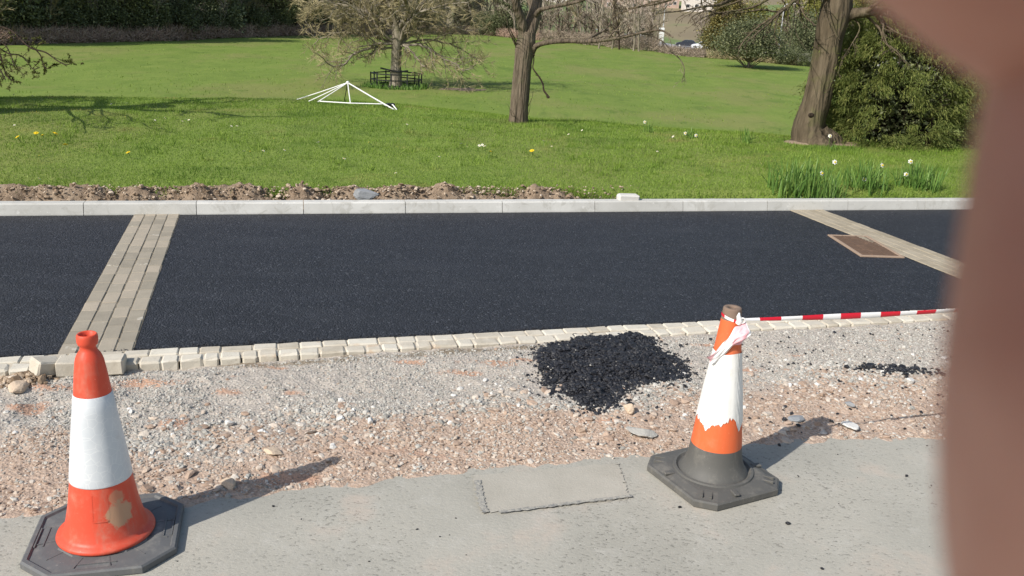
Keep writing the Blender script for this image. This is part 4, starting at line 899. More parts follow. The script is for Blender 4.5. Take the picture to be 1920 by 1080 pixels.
mi = np.where((uu < .40 + .14 * (vv_ - .5)) & (uu > .07), 2, 0); mi = np.where(uu > .90 - .06 * vv_, 2, mi); mb.add(V, Fg[:, ::-1], mi)
mb.build('tape_bundle', [M_TAPEW, M_TAPER, M_TAPEP], root, smooth=True)
mb = MB(); aa = camw + .62; r_ = frB(.745) + .012; c_ = np.array([r_ * math.cos(aa), r_ * math.sin(aa), .004])
tube(mb, [c_ + [0, 0, -.012], c_ + [.004, -.006, .004], c_ + [-.004, -.008, .022], c_ + [-.002, -.004, .034]], [.012, .014, .008, .003], 8, 0, lump=.5); tube(mb, [c_ + [.012 + .011 * math.cos(q), -.01, .004 + .011 * math.sin(q)] for q in np.linspace(0, 6.28, 14)], .003, 6)
mb.build('knot', M_TAPEW, root, smooth=True)

# ---------------------------------------------------------------- fallen white pole frame on the crest
o0 = atY(655, 190, 15.9); zc = float(Zt(o0[0], o0[1])); root = empty('pole_frame', (o0[0], o0[1], zc)); tag(root, 'collapsed frame of thin white poles lying on the grass crest', 'pole frame')
def rel(x, y, Y): return atY(x, y, Y) - np.array([o0[0], o0[1], zc])
apx = rel(652, 155, 15.9); 
for (x_, y_, Y_), r_, m_ in (((556, 187, 16.3), .009, M_WHMET), ((579, 190, 16.0), .009, M_WHMET), ((596, 191, 15.7), .009, M_WHMET), ((657, 194, 15.5), .009, M_WHMET), ((740, 206, 15.3), .011, M_WHMET), ((733, 204, 15.5), .009, M_WHMET), ((645, 191, 16.4), .007, M_BLKMET)):
    mb = MB(); e = rel(x_, y_, Y_); tube(mb, [apx, (apx + e) / 2 + np.array([0, 0, -.004]), e], r_, 8); mb.build('pole', m_, root)
mb = MB(); tube(mb, [rel(600, 190, 15.7), rel(657, 193.5, 15.5), rel(716, 195, 15.5)], .010, 8); mb.build('cross_pole', M_WHMET, root)
mb = MB(); tube(mb, [rel(731, 195, 15.5), rel(737, 197, 15.4), rel(744, 206, 15.3)], .011, 8); mb.build('end_pole', M_WHMET, root)
mb = MB(); box(mb, (-.07, -.04, -.03), (.07, .04, .03), rz3(.5), rel(732, 197, 15.45), 0, .01); mb.build('end_bracket', M_BLKMET, root)
mb = MB(); scatter(mb, IV2, IF2, [apx], np.eye(3)[None], np.array([.03])); mb.build('hub', M_WHMET, root, smooth=True)

# ---------------------------------------------------------------- trees
def rvec(n): v = rng.normal(size=(n, 3)); return v / np.linalg.norm(v, axis=1)[:, None]
SPK = np.array([[-.5, -.29, 0], [.5, -.29, 0], [0, .58, 0], [-.3, -.17 + .10, .5], [.3, -.17 + .10, .5], [0, .35 + .10, .5], [0, .0, 1.0]])
SPKF = np.array([[0, 1, 4], [0, 4, 3], [1, 2, 5], [1, 5, 4], [2, 0, 3], [2, 3, 5], [3, 4, 6], [4, 5, 6], [5, 3, 6]])
def dirs_to_R(D):
    D = D / np.linalg.norm(D, axis=1)[:, None]; a = np.where(np.abs(D[:, 2:3]) < .9, np.array([[0, 0, 1.0]]), np.array([[1.0, 0, 0]])); U = np.cross(a, D); U /= np.linalg.norm(U, axis=1)[:, None]; W = np.cross(D, U); return np.stack([U, W, D], -1)
def spikes(mb, pos, D, L, r):
    S = np.stack([r * 2, r * 2, L], 1)
    scatter(mb, SPK, SPKF, pos, dirs_to_R(D), S)
def walk(p, d, L, n, wig, trop, r_=rng):
    pts = [np.array(p, float)]; d = np.array(d, float) / np.linalg.norm(d)
    for i in range(n):
        d = d + r_.normal(0, wig, 3) + np.array([0, 0, trop]); d /= np.linalg.norm(d); pts.append(pts[-1] + d * L / n)
    return np.array(pts)
def branchset(thick, thin, p, d, L, r, lev, maxlev, P):
    n = max(3, int(5 - lev)) + (2 if lev == 0 else 0)
    pts = walk(p, d, L, n, P['wig'], P['trop'][min(lev, len(P['trop']) - 1)]); rad = np.linspace(r, r * (.35 if lev < maxlev else .25), n + 1)
    tube(thick if lev <= P.get('thicklev', 1) else thin, pts, rad, 7 if lev == 0 else (5 if lev == 1 else 3), cap=False, lump=.1 if lev == 0 else 0)
    grow(thick, thin, pts, rad, L, lev, maxlev, P)
def grow(thick, thin, pts, rad, L, lev, maxlev, P):
    seg = np.diff(pts, axis=0); nch = P['n'][lev] if lev < len(P['n']) else P['n'][-1]
    if lev >= maxlev:
        m = P['tw']; u = rng.random(m) ** .7 * (len(seg) - 1e-6); i = u.astype(int); pos = pts[i] + seg[i] * (u - i)[:, None]; D = seg[i] / np.linalg.norm(seg[i], axis=1)[:, None]
        D = D * .8 + rvec(m) * P.get('tspread', .8) + np.array([0, 0, P['ttrop']]); spikes(thin, pos, D, L * rng.uniform(.3, .8, m) * P.get('tl', 1), np.full(m, P['tr'])); return
    for k in range(nch):
        u = (P.get('u0', .25) + (1 - P.get('u0', .25)) * (k + rng.random()) / nch) * (len(seg) - 1e-6); i = min(int(u), len(seg) - 1); p = pts[i] + seg[i] * (u - i); d = seg[i] / np.linalg.norm(seg[i])
        side = rvec(1)[0]; side -= d * (side @ d); side /= np.linalg.norm(side); nd = d * math.cos(P['ang']) + side * math.sin(P['ang'])
        rr = np.interp(u, np.arange(len(rad)), rad) * P.get('rr', .55)
        branchset(thick, thin, p, nd, L * P['lr'] * rng.uniform(.7, 1.15) * (1 - .3 * u / len(seg)), max(rr, P['tr'] * 1.1), lev + 1, maxlev, P)

# fenced tree in the field
fb = at(742, 163, -2.9); fz = float(Zt(fb[0], fb[1])); FD = fb[1]
def wp(x, y, dY=0): return atY(x, y, FD + dY)
treeF = empty('bare_spreading_tree', (fb[0], fb[1], fz)); tag(treeF, 'broad leafless tree with drooping olive twigs inside a round black fence in the field', 'tree')
T, C_ = MB(), MB(); org = np.array([fb[0], fb[1], fz])
trk = np.array([[0, 0, -.15], [0, 0, .3], [0, 0, 1.2], [.05, 0, 2.2], [.08, 0, 3.0], [.12, 0, 3.7]]); rad = np.array([.48, .36, .31, .30, .33, .25])
tube(T, smoothpath(trk, 3), np.interp(np.linspace(0, 5, 16), range(6), rad), 12, lump=.12)
PF = dict(wig=.28, trop=[-.02, -.02, .02, .06], n=[8, 6, 5], ang=.8, lr=.52, rr=.55, tr=.0075, tw=8, ttrop=.05, u0=.15, tspread=.42, tl=1.5)
LR = .72
lim = []   # limbs traced from the photograph: (pixels, depth drift, radius)
for px_, dy, r_ in (([(745, 118), (720, 92), (705, 88), (690, 105), (668, 110)], -1, .11), ([(742, 100), (715, 82), (690, 90), (660, 105), (642, 122), (618, 120), (600, 105)], -2.5, .13), ([(748, 110), (765, 88), (780, 108), (795, 125), (805, 118)], -1.2, .11), ([(750, 100), (785, 85), (805, 92), (830, 110), (850, 118), (868, 132), (885, 128)], -2, .12),
                    ([(742, 98), (728, 70), (705, 52), (685, 35), (660, 25), (630, 30), (598, 40)], -1, .16), ([(748, 95), (740, 60), (738, 30), (735, 0), (728, -40), (715, -90)], .5, .2), ([(750, 96), (755, 60), (768, 30), (790, 10), (815, -20), (835, -55)], 1, .18), ([(752, 95), (770, 66), (800, 50), (838, 48), (865, 55), (885, 65)], 2, .14), ([(738, 92), (715, 60), (690, 20), (672, -15), (640, -40)], 2.5, .16), ([(745, 92), (765, 45), (800, 20), (840, 10), (880, 5)], -3, .15), ([(742, 90), (745, 50), (735, 10), (755, -40), (760, -100)], -1, .17), ([(740, 94), (722, 75), (690, 66), (650, 62), (610, 70), (585, 85)], 1.5, .13), ([(748, 98), (790, 75), (830, 78), (865, 92), (893, 110)], 3, .12), ([(742, 95), (700, 45), (650, 5), (615, -10), (595, 5)], -2.5, .15), ([(750, 92), (795, 30), (840, -10), (880, -25)], 2.5, .15)):
    m = len(px_); pts = np.array([wp(x, y, dy * i / (m - 1)) for i, (x, y) in enumerate(px_)]) - org; pts[0] = [.08, 0, min(max(pts[0][2], 2.4), 3.6)]
    pts = smoothpath(pts, 3); pts += rng.normal(0, .03, pts.shape); rr = np.linspace(r_ * LR, r_ * .18, len(pts)); tube(T, pts, rr, 6, cap=False); Lq = np.linalg.norm(np.diff(pts, axis=0), axis=1).sum()
    PP = dict(PF); PP['n'] = [17, 7, 5]; PP['lr'] = .40; PP['u0'] = .14; grow(T, C_, pts, rr, Lq, 0, 2, PP)
for a_ in (.3, 1.6, 2.7, 4.2, 5.3):   # a few more upward and backward limbs that fill the crown
    branchset(T, C_, (.1, 0, 3.3), (math.cos(a_), math.sin(a_), 1.3), 6.0, .15, 0, 2, dict(PF, n=[12, 6, 5], lr=.38))
T.build('trunk', M_BARKG, treeF, smooth=True); C_.build('crown', M_TWIG, treeF)
print('fenced tree faces', sum(len(q) for q in C_.F[3]))
# round fence
fr_ = empty('tree_guard_fence', (fb[0], fb[1], fz)); tag(fr_, 'low black metal rail fence ringing the foot of the broad bare tree', 'fence')
R_ = 92 / F_PX * np.linalg.norm(fb - EYE) / 2 * 1.0; npst = 10; top_h = .80
cx = (743 - 742) / F_PX * 54
hgt = [top_h, top_h * .58, top_h * .2]
ring = [np.array([cx + R_ * math.cos(2 * math.pi * i / npst + .25), R_ * math.sin(2 * math.pi * i / npst + .25), 0]) for i in range(npst + 1)]
gz = lambda p: float(Zt(fb[0] + p[0], fb[1] + p[1])) - fz
for hq in hgt:
    mb = MB()
    for i in range(npst): a_, b_ = ring[i], ring[i + 1]; tube(mb, [a_ + [0, 0, gz(a_) + hq], b_ + [0, 0, gz(b_) + hq]], .035, 5)
    mb.build('rail', M_BLKMET, fr_)
for i in range(npst): mb = MB(); p_ = ring[i]; box(mb, (-.035, -.035, -.1), (.035, .035, top_h + .07), None, p_ + [0, 0, gz(p_)]); mb.build('post', M_BLKMET, fr_)
# brackets clamped on the trunk
mb = MB(); tube(mb, [(-.85, -.3, 1.12), (-.3, -.34, 1.02), (.25, -.34, .95), (.75, -.25, 1.03)], .05, 5); mb.build('trunk_bracket', M_BLKMET, fr_)
mb = MB(); n = 900; a_ = rng.random(n) * 6.28; rr = R_ * (1 + rng.normal(.08, .12, n)); x = fb[0] + rr * np.cos(a_); y = fb[1] + rr * np.sin(a_); blades(mb, x, y, Zt(x, y), .15 + .25 * rng.random(n), .05 + .04 * rng.random(n), .5, 1)
tag(mb.build('rough_grass', M_DAFL), 'rough longer grass around the foot of the ring fence', 'grass', kind='stuff')
mb = MB(); cw_ = at(865, 168, -2.9); n = 60; x = cw_[0] + np.linspace(-2.2, 2.2, 24); yv = cw_[1] + np.linspace(-1.4, 1.4, 10); XX, YY = np.meshgrid(x, yv); XX, YY = XX.ravel(), YY.ravel()
rr = np.hypot((XX - cw_[0]) / 2.2, (YY - cw_[1]) / 1.4) + (fbm(XX * 2, YY * 2, 5) - .5) * .6; mb.add(np.column_stack([XX, YY, Zt(XX, YY) + .03 - .12 * smst((rr - .55) / .3)]), grid(24, 10)); tag(mb.build('bare_ground', M_SOIL), kind='structure')

# middle tree by the lawn crest
tb_ = at(972, 230, .12); TD = tb_[1]; tz0 = float(Zt(tb_[0], tb_[1]))
def mp(x, y, dY=0): return atY(x, y, TD + dY) - np.array([tb_[0], tb_[1], tz0])
treeM = empty('rough_barked_tree', (tb_[0], tb_[1], tz0)); tag(treeM, 'leafless tree with straight brown trunk and a long horizontal bough to the right', 'tree')
T, C_ = MB(), MB(); pr = lambda wpx: wpx / F_PX * np.linalg.norm(tb_ - EYE) / 2
def mlimb(px_, w0, w1, dy=0, k=8, grown=None, cap=False):
    m = len(px_); pts = np.array([mp(x, y, dy * i / max(1, m - 1)) for i, (x, y) in enumerate(px_)]); pts = smoothpath(pts, 4); rr = np.linspace(pr(w0), pr(w1), len(pts)); tube(T, pts, rr, k, cap=cap, lump=.08)
    if grown: grow(T, C_, pts, rr, np.linalg.norm(np.diff(pts, axis=0), axis=1).sum(), 0, 2, grown)
    return pts
pts = np.array([mp(972, 240), mp(972, 225), mp(974, 195), mp(977, 160), mp(980, 125), mp(983, 100), mp(986, 80), mp(989, 60)]); pts = smoothpath(pts, 5)
wd = np.interp(np.linspace(0, 1, len(pts)), [0, .08, .2, .4, .6, .75, .88, 1], [44, 37, 34.5, 33, 32, 35, 34, 30]); tube(T, pts, wd / F_PX * np.linalg.norm(tb_ - EYE) / 2, 20, lump=.05)
PM = dict(wig=.14, trop=[.03, .03, .03], n=[4, 3, 3], ang=.6, lr=.5, rr=.5, tr=.0035, tw=5, ttrop=.05, u0=.35, thicklev=1, tspread=.5)
mlimb([(990, 66), (1001, 30), (1006, 0), (1010, -60), (1015, -140), (1030, -260)], 27, 12, .4, 12, dict(PM, n=[7, 5, 3], lr=.4))
mlimb([(984, 75), (977, 38), (968, 10), (958, -40), (940, -120), (930, -220)], 20, 8, -.5, 10, dict(PM, n=[6, 5, 3], lr=.4))
mlimb([(994, 60), (1002, 30), (992, 5), (985, -20), (982, -80)], 8, 4, .6, 8)
mlimb([(997, 100), (1006, 86), (1030, 79), (1065, 77), (1100, 78), (1135, 75), (1175, 68), (1210, 60), (1240, 57), (1262, 70)], 11, 2.5, -1.0, 8, dict(PM, n=[5, 4, 3], lr=.22, tr=.003, trop=[-.05, -.08, -.05]))
mlimb([(1096, 78), (1118, 66), (1138, 52), (1148, 32), (1150, 10)], 4.5, 1.2, .3, 6, dict(PM, n=[3, 3, 3], lr=.3, tr=.002))
mlimb([(1003, 30), (1012, 19), (1030, 14), (1062, 8), (1090, 1), (1130, -15), (1190, -22)], 9, 3, -.6, 8, dict(PM, n=[6, 4, 3], lr=.35, trop=[-.03, -.03, 0]))
mlimb([(1200, 62), (1225, 68), (1245, 80), (1258, 95)], 3.2, 1.4, -.2, 5, dict(PM, n=[3, 3, 3], lr=.35, tr=.002))
mlimb([(1255, 95), (1272, 108), (1281, 122), (1283, 135), (1278, 155)], 2.6, 1, -.3, 5, dict(PM, n=[4, 3, 2], lr=.4, tr=.0018, trop=[-.1, -.1, -.1]))
mlimb([(966, 85), (955, 60), (948, 30), (935, 5), (925, -10)], 2, .8, -.4, 5, dict(PM, n=[3, 2, 2], tr=.0018)); mlimb([(970, 80), (958, 58), (945, 38), (940, 22)], 2, .8, -.6, 5)
mlimb([(970, 88), (962, 72), (952, 55)], 2.5, 1, -.3, 5)
for (x0_, y0_), (x1_, y1_) in (((968, 82), (950, 50)), ((972, 78), (956, 30)), ((967, 90), (958, 64)), ((975, 65), (962, 20)), ((960, 222), (952, 196)), ((966, 224), (958, 205)), ((988, 222), (994, 190)), ((990, 200), (1000, 170))): mlimb([(x0_, y0_), ((x0_ + x1_) / 2 + 2, (y0_ + y1_) / 2), (x1_, y1_)], 1.3, .5, -.5, 4)
T.build('trunk', M_BARK, treeM, smooth=True)
mb = MB(); T2 = T; T = mb; mlimb([(1000, 97), (1001, 112), (999, 126), (1003, 134), (1012, 146), (1018, 158), (1020, 170), (1030, 183)], 2.2, 3.6, -.3, 6, cap=True); mlimb([(1000, 97), (1002, 104)], 2.2, 2.2, -.1, 6); mlimb([(1030, 183), (1026, 183), (1025, 179)], 3, 1.5, 0, 5, cap=True); mlimb([(1003, 140), (1010, 143), (1014, 144)], 1, .5, 0, 4)
T = T2; mb.build('broken_bough', M_BARKD, treeM, smooth=True)
C_.build('crown', M_TWIGB, treeM)

# leaning tree on the right
rb_ = at(1525, 268, .12); RD = rb_[1]; rz0 = float(Zt(rb_[0], rb_[1]))
treeR = empty('leaning_tree', (rb_[0], rb_[1], rz0)); tag(treeR, 'thick leaning tree with flared mossy trunk beside the green conifer bush', 'tree')
def mp(x, y, dY=0): return atY(x, y, RD + dY) - np.array([rb_[0], rb_[1], rz0])
pr = lambda wpx: wpx / F_PX * np.linalg.norm(rb_ - EYE) / 2
T, C_ = MB(), MB()
cen = [(1522, 276, 118), (1522, 266, 96), (1519, 252, 68), (1516, 240, 55), (1522, 215, 50), (1530, 190, 48), (1537, 160, 46), (1544, 130, 46), (1550, 100, 45), (1556, 70, 46), (1562, 45, 50), (1568, 20, 52), (1573, -10, 46)]
pts = smoothpath([mp(x, y) for x, y, _ in cen], 3); wd = np.interp(np.linspace(0, len(cen) - 1, len(pts)), range(len(cen)), [q[2] for q in cen])
def root_flare(f, a): return 1 + (.28 * np.sin(a * 5 + .7) + .12 * np.sin(a * 8)) * max(0, 1 - f * 6) + .05 * np.sin(a * 3 + f * 9)
tube(T, pts, wd / F_PX * np.linalg.norm(rb_ - EYE) / 2, 28, lump=.05, flare=root_flare)
PR = dict(wig=.24, trop=[-.02, -.06, -.04], n=[5, 4, 3], ang=.7, lr=.45, rr=.5, tr=.003, tw=5, ttrop=-.1, u0=.3, thicklev=1, tspread=.6)
mlimb([(1575, 40), (1595, 27), (1620, 24), (1650, 20), (1690, 30), (1740, 20), (1800, 0)], 22, 8, -.4, 10, dict(PR, n=[9, 5, 3], lr=.30, trop=[-.10, -.10, -.04]))
mlimb([(1572, 10), (1580, -30), (1600, -90), (1640, -170)], 30, 14, .3, 10, dict(PR, n=[6, 5, 3], lr=.4)); mlimb([(1568, 8), (1555, -30), (1535, -90), (1500, -180)], 26, 12, -.3, 10, dict(PR, n=[7, 5, 3], lr=.4))
mlimb([(1560, 12), (1545, -10), (1515, -14), (1488, 2), (1475, 15), (1460, 25), (1440, 45), (1420, 62), (1402, 78)], 9, 1.5, -.8, 6, dict(PR, n=[8, 4, 3], lr=.2, tr=.0022, trop=[-.1, -.08, 0]))
mlimb([(1488, 0), (1500, 12), (1502, 30), (1510, 42)], 4, 1.4, .2, 5, dict(PR, n=[3, 3, 2], lr=.5, tr=.0022)); mlimb([(1475, 16), (1455, 22), (1430, 18), (1400, 22), (1360, 26), (1330, 28), (1300, 45)], 4, 1.2, -.6, 5, dict(PR, n=[6, 4, 3], lr=.22, tr=.002))
mlimb([(1560, 0), (1500, -30), (1440, -25), (1390, -8), (1350, 8), (1320, 12), (1280, 20), (1235, 25)], 9, 1.6, -1.5, 6, dict(PR, n=[9, 5, 3], lr=.18, tr=.0022)); mlimb([(1540, -40), (1460, -50), (1380, -40), (1300, -15), (1240, 5), (1190, 15), (1150, 30)], 9, 1.5, .8, 6, dict(PR, n=[9, 5, 3], lr=.17, tr=.0022))
mlimb([(1625, 30), (1650, 55), (1658, 80), (1680, 95), (1700, 120)], 5, 1.2, -.6, 6, dict(PR, n=[5, 4, 3], lr=.3, tr=.0022)); mlimb([(1650, 30), (1665, 50), (1690, 65), (1720, 75)], 5, 1.2, -.4, 6, dict(PR, n=[5, 4, 3], lr=.3, tr=.0022))
mlimb([(1575, 60), (1560, 68), (1548, 74)], 1.6, .8, -.5, 4); mlimb([(1590, 50), (1572, 40), (1556, 22), (1535, 18)], 2, .8, -.6, 4)
for _ in range(14):
    x0_ = rng.uniform(1490, 1620); l_ = rng.uniform(30, 110); mlimb([(x0_, rng.uniform(-20, 20)), (x0_ + rng.uniform(-12, 12), l_ * .6), (x0_ + rng.uniform(-18, 18), l_)], 1.6, .6, rng.uniform(-1, 0), 4)
for px_, w0_, w1_, dy_ in (([(1545, -30), (1500, -8), (1484, 4), (1470, 18), (1447, 34), (1425, 48), (1400, 70), (1385, 92)], 6, 1.6, -.6), ([(1520, -25), (1497, 0), (1502, 16), (1512, 34), (1530, 48)], 4, 1.4, -.5), ([(1470, 18), (1458, 34), (1452, 60), (1458, 84)], 3, 1.1, -.3), ([(1500, -20), (1450, -6), (1415, 12), (1380, 20), (1345, 24), (1325, 20), (1300, 30), (1290, 44)], 5, 1.4, -.8), ([(1420, -20), (1385, 2), (1350, 14), (1335, 26), (1310, 36)], 4, 1.2, .4), ([(1330, -25), (1315, 0), (1322, 18), (1335, 22)], 3, 1.3, .3), ([(1300, -30), (1262, -8), (1225, 4), (1190, 14), (1160, 18)], 4, 1.2, .4), ([(1445, -20), (1470, 4), (1478, 30), (1473, 55)], 3, 1, .2), ([(1640, 26), (1655, 44), (1656, 62), (1668, 90), (1690, 108)], 5, 1.3, -.5), ([(1600, 32), (1612, 52), (1600, 78), (1580, 110), (1572, 135)], 2.6, .9, -.7)):
    mlimb(px_, w0_, w1_, dy_, 6, dict(PR, n=[9, 5, 3], lr=.2, tr=.0028, trop=[-.08, -.07, 0]))
T.build('trunk', M_BARK2, treeR, smooth=True); C_.build('crown', M_TWIGR, treeR)
mb = MB()
for (x_, y_, s_) in ((1513, 213, .045), (1512, 214, .03)): c_ = mp(x_, y_) + np.array([0, -pr(50) * 1.0, 0]); scatter(mb, IV2, IF2, [c_], np.eye(3)[None], np.array([[s_, .02, s_ * .8]]))
mb.build('knot_hole', M_BARKD, treeR, smooth=True)
mb = MB(); c_ = at(1555, 271, .12); x = np.linspace(-.75, .75, 40); y = np.linspace(-.3, .3, 20); XX, YY = np.meshgrid(x, y); XX, YY = XX.ravel(), YY.ravel(); rr = np.hypot(XX / .75, YY / .3) + (fbm(XX * 6, YY * 6, 8) - .5) * .5
wx, wy = rb_[0] + .12 + XX, rb_[1] - .12 + YY; mb.add(np.column_stack([wx, wy, Zt(wx, wy) + .022 - .08 * smst((rr - .62) / .4)]), grid(40, 20)); tag(mb.build('bare_earth', M_SOIL, smooth=True), kind='structure')

# tree just outside the frame on the left, its bough hanging in
lb_ = at(-95, 212, .12); LD = lb_[1]; lz0 = float(Zt(lb_[0], lb_[1]))
treeL = empty('budding_tree', (lb_[0], lb_[1], lz0)); tag(treeL, 'tree at the left edge with drooping dark branches and small opening leaves', 'tree')
def mp(x, y, dY=0): return atY(x, y, LD + dY) - np.array([lb_[0], lb_[1], lz0])
pr = lambda wpx: wpx / F_PX * np.linalg.norm(lb_ - EYE) / 2
T, C_, LV = MB(), MB(), MB()
pts = smoothpath([mp(-90, 225), mp(-92, 205), mp(-95, 170), mp(-95, 120), mp(-98, 60), mp(-100, -20), mp(-95, -110)], 3); wd = np.interp(np.linspace(0, 1, len(pts)), [0, .1, .25, .6, 1], [150, 90, 66, 58, 45]); tube(T, pts, wd / F_PX * np.linalg.norm(lb_ - EYE) / 2, 16, lump=.08, flare=root_flare)
tips = []
PL = dict(wig=.22, trop=[-.04, -.04, -.02], n=[5, 4, 3], ang=.6, lr=.4, rr=.5, tr=.0035, tw=4, ttrop=-.05, u0=.3, thicklev=1, tspread=.6)
for px_, w0, w1, dy, g_ in (([(-95, 40), (-60, 35), (-20, 45), (0, 50), (22, 58), (40, 75), (58, 90), (85, 98), (105, 112), (122, 121), (134, 119)], 4.5, 1.1, -1.5, .12), ([(66, 92), (76, 104), (80, 118), (88, 129), (98, 122)], 2.2, 1, -.1, .3), ([(-30, 60), (-5, 90), (5, 120), (12, 140), (22, 152)], 4, 1.2, -1, .18), ([(-5, 88), (15, 100), (35, 103), (48, 112), (60, 128), (72, 128)], 2.6, .9, -1.2, .2), ([(-80, 60), (-40, 95), (-15, 110), (0, 130), (10, 150)], 5, 1.2, -2, .2), ([(-40, 40), (-10, 72), (10, 85), (22, 108), (28, 125)], 3, 1, -1.6, .2), ([(-95, 0), (-60, -60), (-20, -110), (40, -150)], 22, 9, -1, .4), ([(-98, 10), (-150, -50), (-210, -100)], 22, 9, .5, .4), ([(-98, -60), (-90, -150), (-80, -260)], 26, 9, 1, .4), ([(-95, -20), (-30, -80), (80, -110), (180, -120)], 16, 5, 1.5, .35), ([(-98, 20), (-160, 0), (-240, 10)], 14, 6, 0, .4)):
    q = mlimb(px_, w0, w1, dy, 7, dict(PL, n=[8, 4, 3] if g_ > .3 else [7, 4, 3], lr=g_, tr=.006 if g_ > .3 else .0022)); tips.append((q, g_))
def leafcloud(mb, pos, size, tl=None, ratio=.6):
    n = len(pos); tv = np.array([[0, 0, 0], [.5, -.5 * ratio, .08], [1, 0, -.05], [.5, .5 * ratio, .08]]); tf = np.array([[0, 1, 2], [0, 2, 3]])
    scatter(mb, tv, tf, pos, rmat(rng.random(n) * 6.28, rng.normal(0, .9, n), rng.random(n) * 6.28), size)
pl = []
for q, g_ in tips:
    m = 34 if g_ < .3 else 900; i = rng.integers(len(q) // 3, len(q), m); s_ = .10 if g_ < .3 else 1.1; pl.append(q[i] + rng.normal(0, 1, (m, 3)) * .03) if g_ < .3 else None
cv = np.concatenate(C_.V); pl = np.concatenate(pl + [cv[rng.integers(0, len(cv), 4200)]]); leafcloud(LV, pl, rng.uniform(.014, .036, len(pl)))
T.build('trunk', M_BARKD, treeL, smooth=True); C_.build('crown', M_TWIGR, treeL); LV.build('leaves', M_BUD, treeL)

# conifer bush on the right
bb_ = at(1722, 284, .12) + np.array([0, .9, 0]); bz0 = float(Zt(bb_[0], bb_[1])); bush = empty('conifer_bush', (bb_[0], bb_[1], bz0)); tag(bush, 'dense feathery green conifer bush right of the leaning tree', 'bush')
mb = MB(); BR, BH = 1.14, 2.08
ncl = 640; ph = rng.random(ncl) * 6.28; hq = rng.random(ncl) ** .85
outl = np.interp(hq, [0, .12, .35, .6, .8, 1], [.86, .98, 1.0, .92, .76, .38]) * BR * (1 + .13 * np.sin(ph * 3 + hq * 5) + .10 * np.sin(ph * 7 - hq * 11) + rng.normal(0, .12, ncl))
cx_, cy_, cz_ = outl * np.cos(ph) * 1.08, outl * np.sin(ph) * .85, hq * BH + .08 + rng.normal(0, .07, ncl)
dens_ = rng.random(ncl) < .93; SPR = np.array([[0, 0, 0], [.4, -.085, .02], [1, 0, -.16], [.4, .085, .02]]); SPRF = np.array([[0, 1, 2], [0, 2, 3]])
allp, allR, allS = [], [], []
for i in range(ncl):
    m = int(rng.uniform(110, 210)); c0_ = np.array([cx_[i], cy_[i], cz_[i]]); od = np.array([math.cos(ph[i]), math.sin(ph[i]), .35]); od /= np.linalg.norm(od)
    ln = rng.uniform(.18, .60); ax_ = od + rng.normal(0, .35, 3); ax_ /= np.linalg.norm(ax_); tt_ = rng.random(m); fan = rng.normal(0, 1, (m, 3)) * (.016 + .052 * tt_)[:, None]
    p_ = c0_ - ax_ * ln * .85 + ax_[None] * (tt_ * ln)[:, None] + fan + np.array([0, 0, -1.0])[None] * (tt_ ** 2 * .13)[:, None]
    az_ = math.atan2(ax_[1], ax_[0]) + rng.normal(0, .5, m); allp.append(p_); allR.append(rmat(az_, rng.normal(.25, .45, m), 0.0)); allS.append(np.stack([rng.uniform(.035, .09, m), rng.uniform(.035, .07, m), np.full(m, .075)], 1))
scatter(mb, SPR, SPRF, np.concatenate(allp), np.concatenate(allR), np.concatenate(allS)); mb.build('foliage', M_YEW, bush)
mb = MB(); n = 160
for i in range(n):
    a_ = rng.random() * 6.28; e_ = np.array([math.cos(a_) * BR * .9, math.sin(a_) * BR * .75, rng.uniform(.1, BH * .9)]); s0 = np.array([rng.normal(0, .12), rng.normal(0, .12), 0]); tube(mb, smoothpath([s0, s0 * .5 + e_ * .4 + [0, 0, .15], e_], 3), np.linspace(.022, .004, 7), 4, cap=False)
tube(mb, [(.35, -.45, -.05), (.32, -.43, .35), (.30, -.3, .8)], [.07, .05, .035], 8); mb.build('stems', M_BARKD, bush)
mb = MB(); IVb = IV3 * np.array([BR * .72, BR * .58, BH * .42]) * (1 + (fbm(IV3[:, 0] * 3 + 5, IV3[:, 1] * 3 + IV3[:, 2] * 2, 3) - .5)[:, None] * .4) + [0, 0, BH * .44]
m = 9000; i = rng.integers(0, len(IVb), m); leafcloud(mb, IVb[i] + rng.normal(0, .07, (m, 3)), rng.uniform(.05, .12, m)); mb.build('inner_foliage', M_SHRB, bush)

